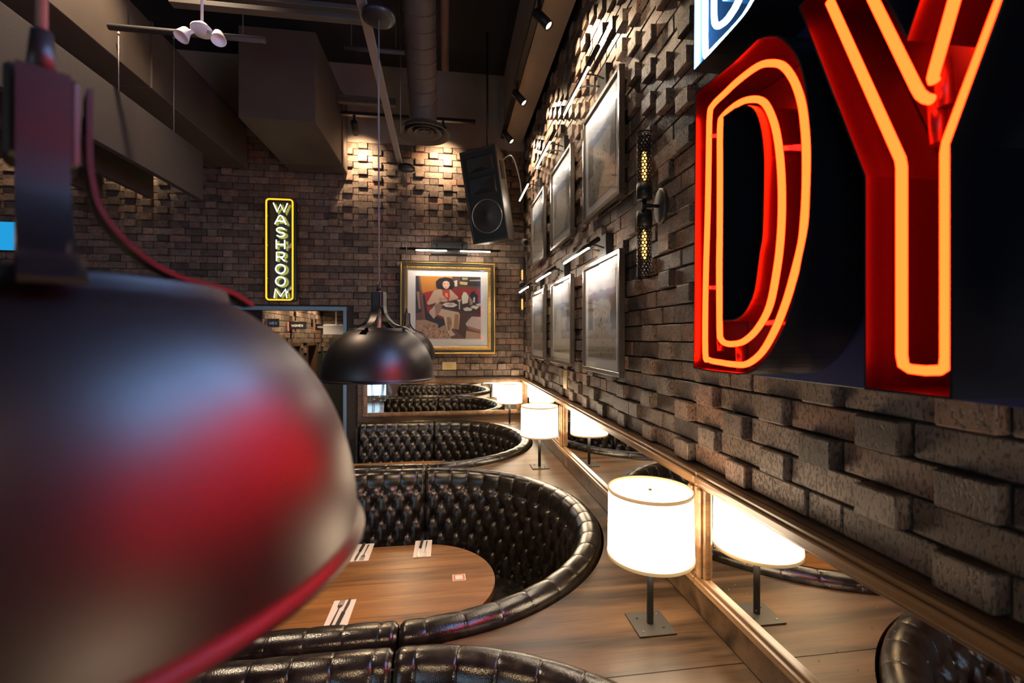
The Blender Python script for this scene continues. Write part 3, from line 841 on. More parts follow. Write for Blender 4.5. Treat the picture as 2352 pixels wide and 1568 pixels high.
channel_letter('neon_letter_y', 'red glowing neon channel letter Y on right wall', Yout, None,
               [(yt1, False), (yt2, False), (yt3, False)], M_SIGNIN, M_RED, .0076)
dz = .88
up = [(y, z + dz) for y, z in Dout_yz]
isl = [(y, z + dz - .06 + .0) for y, z in Disl_yz]
bt1 = [(y, z + dz) for y, z in crv(Dt1, XS + .022)]
bt2 = crv([(1642, -60), (1640, 30), (1645, 58), (1660, 54), (1676, 37), (1697, 0), (1712, -60), (1722, -160), (1690, -260), (1650, -200)], XS + .022)
channel_letter('neon_letter_b', 'white-blue glowing neon letter cut off at top edge above the D', up, [(y, z + .03) for y, z in isl], [(bt1, True), (bt2, True)], M_SIGNINB, M_BLUEN, .0076)
# the sign runs on past the right edge of the picture; the big pendant mirrors its glow
def bar(name, label, y0, y1, z0, z1, lin, neon):
    o = [(y0, z0), (y1, z0), (y1, z1), (y0, z1)]; a = .035
    q = [(y0 + a, z0 + a), (y1 - a, z0 + a), (y1 - a, z1 - a), (y0 + a, z1 - a)]
    channel_letter(name, label, o, None, [(q, True)], lin, neon, .0076)
bar('neon_stroke', 'red neon channel stroke right of the Y, outside the picture', .2, .36, 2.05 - .09, 2.74, M_SIGNIN, M_RED)
bar('neon_stroke', 'red neon channel stroke farthest right, outside the picture', -.2, -.04, 2.05 - .09, 2.74, M_SIGNIN, M_RED)
bar('neon_stroke', 'white-blue neon channel stroke above the Y, outside the picture', .42, .62, 2.84, 3.62, M_SIGNINB, M_BLUEN)
bar('neon_stroke', 'white-blue neon channel stroke at upper right, outside the picture', .02, .22, 2.84, 3.62, M_SIGNINB, M_BLUEN)
tag(MB().box((XP, -.5, 2.05 - .112), (XP + .02, 1.235, 3.75), 0, .002).build('sign_panel', mat('sign_panel_navy', (.03, .035, .1), .3, coat=.2)), 'dark navy backing panel behind the neon letters', 'sign panel')
# tube supports and electrode sleeves
def support(p, q, x=XS + .03):
    a, b = yz(p, x), yz(q, x)
    return [(x, *a), (x, *b)]
st = bpy.data.objects
for nm, prs in (('neon_letter_d', [((1634, 312), (1648, 312)), ((1800, 340), (1836, 338)), ((1630, 660), (1645, 660)), ((1762, 742), (1790, 738))]),):
    t = st[nm]; off = Matrix.Translation(-Vector(t.location))
    for p, q in prs:
        a = support(p, q)
        MB().tube([a[0], a[1]], .0055, 8).tube([a[0], (XP - .01, a[0][1], a[0][2])], .004, 8).xf(off).build('tube_support', mat('support_glass', (.5, .25, .25), .15), t)
for nm, p in (('neon_letter_d', (1655, 745)), ('neon_letter_d', (1700, 790)), ('neon_letter_y', (2150, 225)), ('neon_letter_y', (2165, 140))):
    t = st[nm]; off = Matrix.Translation(-Vector(t.location)); q = yz(p, XS + .05)
    MB().cyl((XS + .05, *q), (XS + .05, q[0] - .005, q[1] - .075), .012, 12).xf(off).build('electrode_sleeve', mat('sleeve', (.02, .008, .008), .4), t)

# ================================================================== FRAMED BEACH PHOTOGRAPHS
PW, PH = .655, .675
def picture(i, label, y0, z0):
    t = thing('framed_photograph', label, 'picture', (.9, y0, z0), 0, 'framed beach photographs on the right wall')
    fw = .026; mf = mat('picture_frame', (.26, .22, .19), .26, .9)
    for nm, a, b in (('frame_rail', (0, 0), (PW, fw)), ('frame_rail', (0, PH - fw), (PW, PH)), ('frame_stile', (0, fw), (fw, PH - fw)), ('frame_stile', (PW - fw, fw), (PW, PH - fw))):
        MB().box((-.022, a[0], a[1]), (.01, b[0], b[1]), 0, .002).build(nm, mf, t)
    MB().box((-.006, fw, fw), (.0, PW - fw, PH - fw)).build('mat_board', M_MATB, t)
    m = .062
    MB().box((-.0085, fw + m, fw + m), (-.0062, PW - fw - m, PH - fw - m)).build('print', beach_mat(i), t)
    MB().box((-.0125, fw, fw), (-.011, PW - fw, PH - fw)).build('glazing', M_GLAZE, t)
PY = [2.25, 3.2, 4.15]
pos_words = ['nearest', 'middle', 'farthest']
for i, y in enumerate(PY):
    picture(i, 'framed beach photograph in lower row, %s of its row' % pos_words[i], y, 2.05 - .207)
    picture(i + 3, 'framed beach photograph in upper row, %s of its row' % pos_words[i], y, 2.05 + .752)

def picture_light(label, y0, L, z, x=.76):
    t = thing('picture_light', label, 'picture light', (x, y0, z), 0, 'bar lights above the pictures')
    MB().cyl((0, 0, 0), (0, L, 0), .013, 14).build('bar', M_BLACK, t)
    MB().box((-.004, L * .22, -.0165), (.005, L * .985, -.0115)).build('led_strip', M_LED, t)
    yc = L * .5; bx = XW - .05 - x
    MB().box((bx, yc - .075, -.034), (XW - .005 - x, yc + .075, .1), 0, .003).build('junction_box', M_BLACK, t)
    for dy in (-.045, .1):
        MB().tube(spline([(bx, yc + (.04 if dy > 0 else dy), .02), (bx - .06, yc + (dy if dy < 0 else .07), .035), (.03, yc + dy, .035), (0, yc + dy, .012)], 4), .005, 8).build('arm', M_BLACK, t)
for i, y in enumerate(PY):
    picture_light('slim bar light above the %s lower picture on right wall' % pos_words[i], y - .01, .7, 2.557)
    picture_light('slim bar light above the %s upper picture on right wall' % pos_words[i], y - .01, .7, 3.545)

# ================================================================== SCONCES
def perforated(r, h, cols=13):
    c = 2 * math.pi * r / cols; dzz = c * .866; rows = int(h / dzz); mb = MB()
    for j in range(rows):
        for k in range(cols):
            s = (k + (.5 if j % 2 else 0)) * c; z = (j + .5) * dzz; vs = []
            for m in range(6):
                a = R(30 + 60 * m)
                for q in (c * .58, c * .395): vs.append((s + q * math.cos(a), z + q * math.sin(a)))
            fs = [(2 * m, (2 * m + 2) % 12, (2 * m + 3) % 12, 2 * m + 1) for m in range(6)]
            mb.add([(r * math.cos(p[0] / r), r * math.sin(p[0] / r), p[1]) for p in vs], fs, 0, False)
    mb.lathe([(r + .0005, -.002), (r + .0005, .004)], n=28); mb.lathe([(r + .0005, h - .004), (r + .0005, h + .002)], n=28)
    return mb.mesh('perforated_sleeve', M_BLACK)
SLEEVE = perforated(.031, .215)
def sconce(label, x, y, z):
    t = thing('wall_sconce', label, 'sconce', (x, y, z), 0, 'double perforated wall sconces')
    for s in (1, -1):
        b = MB().lathe([(.0001, s * .025), (.033, s * .025), (.033, s * .093), (.0001, s * .093)], n=28); b.build('socket', M_BLACK, t)
        o = link('perforated_sleeve', SLEEVE, t, (0, 0, s * .093)); o.rotation_euler = (0 if s > 0 else math.pi, 0, 0)
        MB().lathe([(.0001, s * .1), (.009, s * .115), (.01, s * .2), (.008, s * .225), (.0001, s * .232)], n=16).build('bulb', emat('filament_bulb', (1, .4, .09), 4), t)
        light('POINT', t, (0, 0, s * .17), e=.55, col=(1, .5, .2), soft=.014)
    MB().cyl((0, 0, -.025), (0, 0, .025), .009, 12).cyl((0, 0, 0), (XW - .05 - x, 0, 0), .008, 12).build('arm', M_BLACK, t)
    pl = MB().lathe([(.0001, 0), (.062, 0), (.062, .014), (.055, .02), (.0001, .02)], n=40)
    pl.xf(Matrix.Translation((XW - .036 - x, 0, 0)) @ Matrix.Rotation(R(-90), 4, 'Y') @ Matrix.Diagonal((1.25, .8, 1, 1))).build('back_plate', mat('sconce_plate', (.07, .06, .05), .5, .5), t)
sconce('double perforated tube sconce between the pictures and the neon letters', .83, 1.84, 2.05 + .567)
sconce('small double tube sconce beside the back corner', .83, 5.08, 2.05 + .55)

# ================================================================== BACK WALL: framed portrait, light, plaque
fx0, fx1, fz0, fz1 = -.562, .56, 2.05 - .19, 2.05 + .905
t = thing('framed_portrait', 'gold and black framed print of a seated woman at a diner table', 'picture', (0, 5.5, fz0))
def fr(nm, a, b, y0, y1, m, bev=.004, par=None):
    return MB().box((a[0], y0 - 5.5, a[1] - fz0), (b[0], y1 - 5.5, b[1] - fz0), 0, bev).build(nm, m, par or t)
M_DKFR = mat('frame_dark', (.03, .024, .018), .35)
def ring4(d0, d1, y0, y1, m, nm):
    a0_, a1_, b0_, b1_ = fx0 + d0, fx1 - d0, fz0 + d0, fz1 - d0; w_ = d1 - d0
    out = []
    for p, q in (((a0_, b0_), (a1_, b0_ + w_)), ((a0_, b1_ - w_), (a1_, b1_)), ((a0_, b0_ + w_), (a0_ + w_, b1_ - w_)), ((a1_ - w_, b0_ + w_), (a1_, b1_ - w_))):
        out.append(fr(nm, p, q, y0, y1, m, .003))
    return out
ring4(0, .016, 5.455, 5.534, M_GOLD, 'gold_edge')
ring4(.016, .048, 5.467, 5.534, M_DKFR, 'dark_moulding')
rails = ring4(.048, .085, 5.475, 5.534, M_GOLD, 'gold_moulding')
# carved beads on the inner gold moulding
bead = MB()
def beads(a, b):
    n = int((Vector(b) - Vector(a)).length / .021)
    for i in range(n):
        p = Vector(a).lerp(Vector(b), (i + .5) / n); bead.sphere((p.x, p.y, p.z), .0085, 6, (1.0, .6, 1.0))
e_ = .066; yb = 5.473 - 5.5
for a, b in (((fx0 + e_, yb, e_), (fx1 - e_, yb, e_)), ((fx0 + e_, yb, fz1 - fz0 - e_), (fx1 - e_, yb, fz1 - fz0 - e_)), ((fx0 + e_, yb, e_), (fx0 + e_, yb, fz1 - fz0 - e_)), ((fx1 - e_, yb, e_), (fx1 - e_, yb, fz1 - fz0 - e_))): beads(a, b)
bo = bead.build('carved_bead', M_GOLD, t); bo['kind'] = 'stuff'
fr('mat_board', (fx0 + .08, fz0 + .08), (fx1 - .08, fz1 - .08), 5.495, 5.5, M_MATB, 0)
# the print: flat shapes
PX0, PX1, PZ0, PZ1 = -.387, .387, 2.05 - .135 + .125, 2.05 + .74
def shape(col, pts, lvl, rough=.6):
    nm = 'ink_%02x%02x%02x' % tuple(int(c * 255) for c in col)
    m = mat(nm, tuple(((c + .055) / 1.055) ** 2.4 if c > .04 else c / 12.92 for c in col), rough)
    y = 5.494 - lvl * .00009 - 5.5
    vs = []
    for p in pts:
        u = (p[0] - 295) / 960; v = 1 - (p[1] - 295) / 960
        u = min(max(u, 0), 1); v = min(max(v, 0), 1)
        vs.append((PX0 + (PX1 - PX0) * u, y, PZ0 + (PZ1 - PZ0) * v - fz0))
    return vs, m
PR = []
def S(col, *pts): PR.append((col, pts))
S((.42, .3, .27), (295, 295), (1255, 295), (1255, 1255), (295, 1255))
S((.77, .5, .2), (330, 295), (830, 295), (830, 470), (560, 520), (400, 560))
S((.2, .2, .26), (295, 295), (335, 295), (415, 830), (295, 870))
S((.5, .33, .24), (335, 295), (360, 295), (440, 960), (400, 980))
S((.62, .5, .4), (310, 530), (350, 540), (370, 800), (340, 800))
S((.35, .22, .17), (830, 295), (1255, 295), (1255, 480), (850, 470))
S((.14, .13, .13), (950, 305), (1255, 305), (1255, 445), (935, 430))
S((.8, .78, .72), (845, 370), (905, 350), (905, 445), (850, 450))
S((.75, .66, .45), (945, 370), (1060, 380), (1050, 425), (945, 415))
S((.6, .58, .5), (980, 310), (1060, 310), (1060, 345), (980, 345))
S((.62, .56, .48), (1090, 345), (1250, 335), (1250, 360), (1090, 360))
S((.55, .16, .17), (820, 480), (1000, 465), (1255, 490), (1255, 700), (900, 700))
S((.66, .18, .18), (415, 550), (560, 515), (520, 620), (470, 740), (720, 900), (700, 960), (480, 860), (440, 700))
S((.17, .18, .25), (400, 595), (430, 590), (470, 850), (720, 960), (725, 1040), (625, 1095), (610, 1020), (440, 960))
S((.7, .56, .47), (300, 970), (440, 965), (620, 1030), (625, 1095), (720, 1040), (770, 1200), (830, 1255), (300, 1255))
S((.7, .56, .47), (1040, 1130), (1255, 1170), (1255, 1255), (1030, 1255))
for k in range(70):
    x, y = random.uniform(310, 760), random.uniform(1040, 1240)
    if x > 560 and y < 1110: continue
    c_ = random.choice(((.55, .38, .32), (.8, .68, .58), (.48, .34, .3)))
    S(c_, (x, y), (x + 22, y - 6), (x + 28, y + 9), (x + 8, y + 14))
S((.24, .16, .18), (600, 740), (880, 660), (1255, 690), (1255, 900), (1120, 860), (760, 790))
S((.3, .2, .2), (940, 830), (1255, 870), (1255, 930), (1060, 930), (1040, 1130), (1020, 1250), (860, 1110))
S((.76, .68, .66), (1030, 1020), (1120, 910), (1255, 915), (1255, 1115), (1040, 1050))
S((.6, .42, .36), (1040, 1050), (1255, 1115), (1255, 1165), (1075, 1100))
# the sitter: trousers, jacket, scarf, face, hair
S((.8, .7, .6), (490, 830), (560, 770), (700, 800), (930, 850), (945, 890), (925, 1110), (820, 1095), (815, 900), (800, 1010), (830, 1140), (880, 1190), (800, 1225), (745, 1110), (705, 920), (640, 890))
S((.66, .47, .33), (870, 870), (930, 880), (920, 1105), (850, 1100))
S((.62, .45, .33), (750, 920), (800, 920), (800, 1130), (760, 1120))
S((.78, .66, .58), (460, 710), (560, 520), (660, 490), (800, 495), (920, 610), (915, 640), (800, 670), (640, 690), (620, 860), (560, 950), (490, 860), (600, 700), (480, 740))
S((.62, .48, .42), (570, 740), (640, 700), (690, 740), (650, 850), (590, 920))
S((.72, .56, .47), (640, 620), (740, 640), (740, 690), (640, 690))
S((.8, .62, .52), (660, 640), (740, 650), (750, 685), (700, 690))
S((.8, .62, .52), (800, 630), (870, 620), (850, 655), (800, 670))
S((.75, .28, .2), (680, 500), (790, 500), (800, 600), (780, 680), (740, 640), (690, 580))
S((.9, .6, .5), (720, 560), (760, 550), (770, 620), (735, 610))
S((.11, .1, .13), (595, 450), (590, 380), (640, 330), (730, 310), (820, 325), (865, 390), (865, 450), (830, 490), (770, 500), (690, 500), (620, 490))
S((.9, .73, .63), (690, 400), (710, 372), (750, 366), (785, 385), (795, 430), (770, 480), (745, 492), (710, 475), (690, 440))
S((.2, .14, .14), (700, 408), (725, 402), (726, 410), (702, 416))
S((.2, .14, .14), (755, 404), (782, 410), (780, 418), (756, 412))
S((.72, .36, .34), (725, 462), (755, 462), (745, 472), (732, 471))
# the table things
S((.85, .8, .78), (680, 730), (740, 700), (850, 700), (910, 735), (850, 770), (740, 765))
S((.7, .63, .6), (750, 725), (800, 705), (860, 720), (830, 745), (770, 745))
S((.82, .78, .74), (990, 790), (1050, 765), (1135, 790), (1110, 822), (1020, 825))
S((.85, .81, .76), (1100, 765), (1145, 738), (1235, 755), (1190, 800))
S((.8, .77, .72), (1180, 720), (1255, 700), (1255, 750), (1200, 740))
S((.82, .8, .74), (970, 600), (1000, 530), (1040, 540), (1075, 600), (1060, 700), (980, 720))
S((.6, .5, .48), (1085, 605), (1140, 605), (1135, 720), (1090, 740))
S((.13, .12, .16), (1090, 600), (1110, 540), (1160, 510), (1180, 560), (1215, 580), (1210, 690), (1150, 690))
S((.85, .83, .78), (1145, 615), (1170, 610), (1165, 695), (1145, 690))
S((.8, .76, .72), (895, 655), (965, 650), (945, 690), (945, 800), (930, 800), (930, 690))
prt = MB(); pm = []; 
for k, (c_, pts) in enumerate(PR):
    vs, m = shape(c_, pts, 1 + k)
    if m not in pm: pm.append(m)
    prt.add(vs, [tuple(range(len(vs)))], pm.index(m))
prt.build('print', pm, t)
fr('glazing', (fx0 + .084, fz0 + .084), (fx1 - .084, fz1 - .084), 5.477, 5.4785, M_GLAZE, 0)
# wide light above the portrait
a, b = aty(918, 575, 5.3), aty(1148, 576, 5.3)
t = thing('picture_light', 'wide black bar light above the gold framed portrait', 'picture light', (a.x, 5.3, 3.075), 0, 'bar lights above the pictures')
L_ = b.x - a.x
MB().cyl((0, 0, 0), (L_, 0, 0), .014, 14).build('bar', M_BLACK, t)
for q in (.16, .6): MB().box((L_ * q, -.006, -.019), (L_ * (q + .3), .006, -.012)).build('led_strip', M_LED, t)
MB().box((L_ * .3, .17, -.02), (L_ * .68, YB - .005 - 5.3, .13), 0, .004).build('junction_box', M_BLACK, t)
for q in (.36, .62): MB().tube(spline([(L_ * q, .18, .07), (L_ * q, .06, .075), (L_ * q, .0, .05), (L_ * q, 0, .01)], 4), .005, 8).build('arm', M_BLACK, t)
pq = aty(1032, 840, 5.57)
t = tag(MB().box((pq.x - .085, 5.565, pq.z - .048), (pq.x + .085, 5.575, pq.z + .048), 0, .002).build('plaque', M_BRASS), 'small brass plaque on back wall under the gold framed portrait', 'plaque')
for k in range(3): MB().box((pq.x - .05 + .01 * k, 5.5645, pq.z + .02 - .02 * k), (pq.x + .05 - .01 * k, 5.565, pq.z + .023 - .02 * k)).build('engraved_line', M_DKFR, t)
pq = atx(1299, 872, .91)
t = tag(MB().box((.905, pq.y - .055, pq.z - .07), (.915, pq.y + .055, pq.z + .07), 0, .002).build('plaque', M_BRASS), 'small brass plaque on right wall below the middle lower picture', 'plaque')
for k in range(4): MB().box((.9045, pq.y - .035, pq.z + .03 - .02 * k), (.905, pq.y + .035, pq.z + .033 - .02 * k)).build('engraved_line', M_DKFR, t)
#---MORE---
# ================================================================== STROKE LETTERS
def arc(cx, cy, rx, ry, a0, a1, n=14): return [(cx + rx * math.cos(R(a0 + (a1 - a0) * i / n)), cy + ry * math.sin(R(a0 + (a1 - a0) * i / n))) for i in range(n + 1)]
GL = {
    'W': [[(0, 1), (.26, 0), (.5, .85), (.74, 0), (1, 1)]],
    'A': [[(0, 0), (.36, .9), (.5, 1), (.64, .9), (1, 0)], [(.16, .36), (.84, .36)]],
    'S': [[(.93, .83)] + arc(.5, .74, .42, .26, 25, 270, 14) + arc(.5, .24, .44, .24, 90, -155, 14)],
    'H': [[(.05, 0), (.05, 1)], [(.95, 0), (.95, 1)], [(.05, .5), (.95, .5)]],
    'R': [[(.08, 0), (.08, 1), (.6, 1)] + arc(.62, .73, .3, .27, 90, -90, 10) + [(.1, .46)], [(.5, .46), (.95, 0)]],
    'O': [arc(.5, .5, .48, .5, 160, 515, 26)],
    'M': [[(0, 0), (.1, 1), (.5, .18), (.9, 1), (1, 0)]],
    'E': [[(1, 1), (.08, 1), (.08, 0), (1, 0)], [(.08, .5), (.85, .5)]],
    'N': [[(.05, 0), (.05, 1), (.95, 0), (.95, 1)]],
}
def ribbon(mb, pts, hw, y, depth=.002):
    """flat stroke in the xz plane"""
    P = [Vector((p[0], p[1])) for p in pts]; k = len(P); L_, R_ = [], []
    for i, p in enumerate(P):
        t = (P[min(i + 1, k - 1)] - P[max(i - 1, 0)]).normalized(); n = Vector((-t.y, t.x)) * hw
        if 0 < i < k - 1:
            a = (P[i] - P[i - 1]).normalized(); c = max(.45, a.dot(t)); n = n / c
        L_.append(p + n); R_.append(p - n)
    vs = [(q.x, y, q.y) for q in L_] + [(q.x, y, q.y) for q in R_] + [(q.x, y + depth, q.y) for q in L_] + [(q.x, y + depth, q.y) for q in R_]
    fs = []
    for i in range(k - 1):
        fs += [(i, i + 1, k + i + 1, k + i), (2 * k + i, 3 * k + i, 3 * k + i + 1, 2 * k + i + 1), (i, 2 * k + i, 2 * k + i + 1, i + 1), (k + i, k + i + 1, 3 * k + i + 1, 3 * k + i)]
    mb.add(vs, fs)

# ------------------------------------------------------------------ WASHROOM neon
t = thing('washroom_sign', 'tall black neon sign reading WASHROOM with yellow outline on back wall', 'neon sign', (-1.874, YB, 2.47))
hw, hh, y1 = .147, 1.143, -.11
MB().box((-hw, y1, 0), (hw, -.046, hh), 0, .01).build('sign_box', mat('sign_box_black', (.012, .012, .014), .35), t)
def rrect(x0, x1, z0, z1, r, y):
    P = []
    for cx, cz, a in ((x1 - r, z1 - r, 0), (x0 + r, z1 - r, 90), (x0 + r, z0 + r, 180), (x1 - r, z0 + r, 270)):
        for p in arc(cx, cz, r, r, a, a + 90, 5): P.append((p[0], y, p[1]))
    return P
MB().tube(rrect(-hw + .008, hw - .008, .008, hh - .01, .032, y1 - .085), .0085, 10, closed=True).build('yellow_tube', M_YEL, t)
for z in (.25, .62, .95):
    for s in (-1, 1): MB().cyl((s * (hw - .012), y1, z), (s * (hw - .01), y1 - .08, z), .005, 8).build('tube_support', M_STEEL, t)
M_YPAINT = mat('yellow_letter_paint', (.5, .52, .05), .5)
for i, ch in enumerate('WASHROOM'):
    zc = hh - .042 - i * .1385 - .1; wid = {'W': .15, 'M': .135, 'A': .12, 'O': .105}.get(ch, .098); H = .1
    tb, pm_ = MB(), MB()
    for st_ in GL[ch]:
        P = [((p[0] - .5) * wid - .002, zc + p[1] * H) for p in st_]
        tb.tube([(p[0], y1 - .05, p[1]) for p in P], .0062, 8)
        ribbon(pm_, [(p[0] * 1.08 + .008, p[1] - .004) for p in P], .0125, y1 - .003)
    o = pm_.build('painted_letter', M_YPAINT, t)
    tb.build('neon_letter', M_WHT, t)
for x, z in ((.085, .6), (.085, .12)): MB().cyl((x - .02, y1 - .03, z - .03), (x + .03, y1 - .03, z + .05), .016, 12).build('electrode_sleeve', M_STEEL, t)

# ------------------------------------------------------------------ WOMEN door signs, door closer, white box
for i, (y, wd) in enumerate(((6.62, .205), (7.86, .205), (5.86, .115))):
    p = aty((681, 729, 622)[i], (747.5, 751, 742)[i], y)
    t = thing('restroom_sign', ('black door sign reading WOMEN in the corridor, larger of two', 'black door sign reading WOMEN in the corridor, farther and smaller', 'black door sign in the corridor half hidden behind the big pendant')[i], 'sign', (-2.2, y, p.z))
    MB().box((.0, .0, -.05), (wd + .04, .012, .055), 0, .002).build('sign_plate', mat('sign_plate_black', (.01, .01, .01), .4), t)
    lt = MB(); x = .055
    if i == 2: x = .05
    for ch in ('WOMEN' if i < 2 else 'MEN'):
        wl = {'W': .03, 'M': .026}.get(ch, .019)
        for st_ in GL[ch]: ribbon(lt, [(x + q[0] * wl, -.014 + q[1] * .028) for q in st_], .0026, -.0015, .0012)
        x += wl + .0085
    o = lt.build('lettering', mat('sign_white', (.85, .85, .85), .5), t); o['kind'] = 'stuff'
    MB().box((.0, -.002, -.075), (.018, .02, .055), 0, .002).build('bracket', mat('sign_pink', (.6, .22, .2), .5), t)
p = aty(772, 757, 7.6)
t = thing('exit_box', 'white box hanging from the corridor ceiling beyond the opening', 'box', (p.x, 7.6, p.z))
MB().box((-.19, -.04, -.08), (.19, .04, .08), 0, .006).build('body', M_WHITE, t)
MB().cyl((0, 0, .08), (0, 0, 2.75 - p.z), .012, 10).build('stem', M_WHITE, t)
p = aty(772, 776, 8.2)
t = thing('corridor_door', 'dark door with white closer arm at the corridor end', 'door', (p.x + .1, 8.2, 0))
MB().box((-.22, 0, 0), (.3, .05, 2.06), 0, .004).build('door_leaf', M_BLACKM, t)
MB().box((-.12, -.05, 1.93), (.1, -.001, 2.0), 0, .004).tube([(-.1, -.03, 1.97), (-.02, -.12, 1.97), (.12, -.06, 1.975)], .01, 8).build('door_closer', M_WHITE, t)
# blue lit screen far left
p = aty(75, 510, 5.5); q = aty(75, 577, 5.5)
t = thing('wall_screen', 'bright blue lit screen on back wall at left edge', 'screen', (p.x - .55, 5.5, q.z))
MB().box((0, .0, 0), (.55, .05, p.z - q.z), 0, .006).build('bezel', M_BLACKM, t)
MB().box((.006, -.002, .006), (.544, .001, p.z - q.z - .006)).build('panel', emat('screen_blue', (.02, .4, .86), .85), t)
MB().box((.2, .05, .1), (.35, YB - .008 - 5.5, .2)).build('wall_bracket', M_BLACKM, t)

# ================================================================== TRACK SPOTLIGHTS
def spot(label, base, aim, e, size=62, group='track spotlights', lens=True, track_z=None):
    """base = pivot under the track; the barrel points at aim"""
    t = thing('track_spotlight', label, 'spotlight', base, 0, group)
    d = (Vector(aim) - Vector(base)).normalized()
    q = d.to_track_quat('Z', 'Y').to_matrix().to_4x4()
    MB().lathe([(.0001, -.04), (.032, -.04), (.034, -.035), (.034, .115), (.03, .117), (.028, .1), (.0001, .1)], n=24).xf(q).build('barrel', M_BLACK, t)
    MB().lathe([(.0001, .104), (.0278, .104)], n=24).xf(q).build('lens', M_GLOW, t)
    MB().box((-.012, -.012, 0), (.012, .012, .1)).build('yoke', M_BLACK, t)
    light('SPOT', t, tuple(d * .13), e=e, size=size, blend=1.0, soft=.025, dir=d)
    return t
RS = [(.64, 5.06, 4.34), (.64, 4.22, 4.34), (.64, 3.16, 4.34), (.64, 2.1, 4.34), (.64, 1.1, 4.34)]
rl = ['black track spotlight in the far corner above the loudspeaker', 'black track spotlight on right track, second from the corner', 'black track spotlight at top of the picture on right track',
      'black track spotlight on right track above the nearest pictures', 'black track spotlight on right track above the neon letters']
for i, (x, y, z) in enumerate(RS):
    spot(rl[i], (x, y, z), (.93, y - .14, z - .4), K_SPOT * (1, 1, .9, .35, .22)[i], 110)
tr = MB().box((.615, -1, 4.44), (.665, 5.4, 4.468), 0, .002)
tag(tr.build('light_track', M_BLACK), 'black light track along the soffit edge above right wall', 'light track')
bk = aty(810, 290, 5.02); bk2 = aty(1018, 285, 5.02)
for i, (x, e) in enumerate(((bk.x, .78), (bk2.x, .78), (-3.35, .5), (-4.4, .5))):
    spot(['black track spotlight on back track beside the hanging duct', 'black track spotlight on back track behind the round vent', 'black track spotlight behind the hanging baffles', 'black track spotlight above the blue screen'][i],
         (x, 5.1, 4.36), (x - .03, YB, 4.12), K_SPOT * e, 104)
a, b = aty(782, 255, 5.1), aty(1092, 272, 5.1)
tag(MB().box((a.x, 5.075, 4.46), (b.x, 5.125, 4.495), 0, .002).build('light_track', M_BLACK), 'black light track crossing the ceiling near the back wall', 'light track')
tag(MB().box((-4.8, 5.075, 4.46), (-3.16, 5.125, 4.495), 0, .002).build('light_track', M_BLACK), 'black light track behind the baffles at left', 'light track')
# corridor downlights
for i, y in enumerate((6.2, 7.0, 7.8)):
    t = thing('downlight', 'recessed downlight in the corridor ceiling, number %s from the opening' % ('first', 'second', 'third')[i], 'downlight', (-1.95, y, 2.75), 0, 'corridor downlights')
    MB().lathe([(.045, -.004), (.06, -.006), (.06, 0)], n=24).build('rim', M_WHITE, t)
    MB().lathe([(.0001, -.002), (.045, -.002)], n=24).build('lens', M_GLOW, t)
    light('SPOT', t, (0, 0, -.01), e=70, size=120, blend=.8, soft=.03, dir=(-.25, 0, -1), col=(1, .78, .5))
# added fill spots outside the frame, put in to lift the room light
for i, (x, y) in enumerate(((-3.0, 1.6), (-3.2, -1.6), (-5.6, 0.5), (.1, -2.6), (-1.9, 3.0))):
    t = thing('ceiling_fill_light', 'added fill light on the dark ceiling, %s' % ('above the aisle', 'towards the windows', 'over the far left', 'behind the camera', 'left of the middle booth')[i], 'fill light', (x, y, 5.3), 0, 'added ceiling fill lights')
    MB().lathe([(.0001, 0), (.06, 0), (.06, -.22), (.056, -.225), (.054, -.19), (.0001, -.19)], n=24).build('can', M_BLACK, t)
    MB().lathe([(.0001, -.193), (.053, -.193)], n=24).build('lens', M_GLOW, t)
    light('SPOT', t, (0, 0, -.23), e=K_FILL, size=95, blend=.7, soft=.05, dir=(0, 0, -1), col=(1, .76, .52))

# ================================================================== CEILING SERVICES
def bxs(name, label, cat, a, b, m, bev=.003): return tag(MB().box(a, b, 0, bev).build(name, m), label, cat)
t = thing('rectangular_duct', 'brown painted rectangular duct hanging from ceiling against the back wall', 'duct', (-1.49, 4.9, 3.97))
MB().box((-.32, -.67, 0), (.32, .33, .8), 0, .004).build('duct_body', M_DUCT, t)
MB().box((-.33, .33, -.008), (.33, .36, .81), 0, .002).build('flange', M_DUCT, t)
MB().box((-.32, .36, 0), (.32, .622, .8), 0, .004).build('duct_end', M_DUCT, t)
t = thing('long_duct', 'long brown rectangular duct running along upper left under the ceiling', 'duct', (-2.7, 2.0, 3.97))
for k in range(4): MB().box((-.42, -3.2 + k * 1.68, 0), (.44, -3.2 + k * 1.68 + 1.66, .5), 0, .004).build('duct_section', M_DUCT, t)
for k in range(3): MB().box((-.43, -1.54 + k * 1.68, -.006), (.45, -1.52 + k * 1.68, .51), 0, .002).build('flange', M_DUCT, t)
for i, (x, y1_) in enumerate(((-2.25, 4.5), (-2.66, 4.5), (-3.07, 4.5))):
    t = thing('acoustic_baffle', ('grey-brown felt baffle hanging at upper left, nearest of the row', 'dark felt baffle hanging at left, second of the row', 'dark felt baffle hanging at far left, third of the row')[i], 'baffle', (x, 1.5, 3.31), 0, 'felt baffles')
    MB().box((-.025, -3.5, 0), (.025, y1_ - 1.5, .43), 0, .004).build('felt_board', M_FELT, t)
    for u, v0_, v1_ in ((265, 70, 205), (393, 80, 298)) if i == 0 else ():
        p = atx(u, v1_, -2.25); q = atx(u, v0_, -2.25)
        MB().cyl((.02, p.y - 1.5, .43), (.02, p.y - 1.5, q.z - 3.31), .003, 6).sphere((.02, p.y - 1.5, q.z - 3.33), .011, 8).build('wire', mat('wire_pale', (.4, .36, .36), .4, .5), t)
    for yy in (.3, 2.4) if i else (): MB().cyl((0, yy, .43), (0, yy, .652), .002, 6).build('wire', M_STEEL, t)
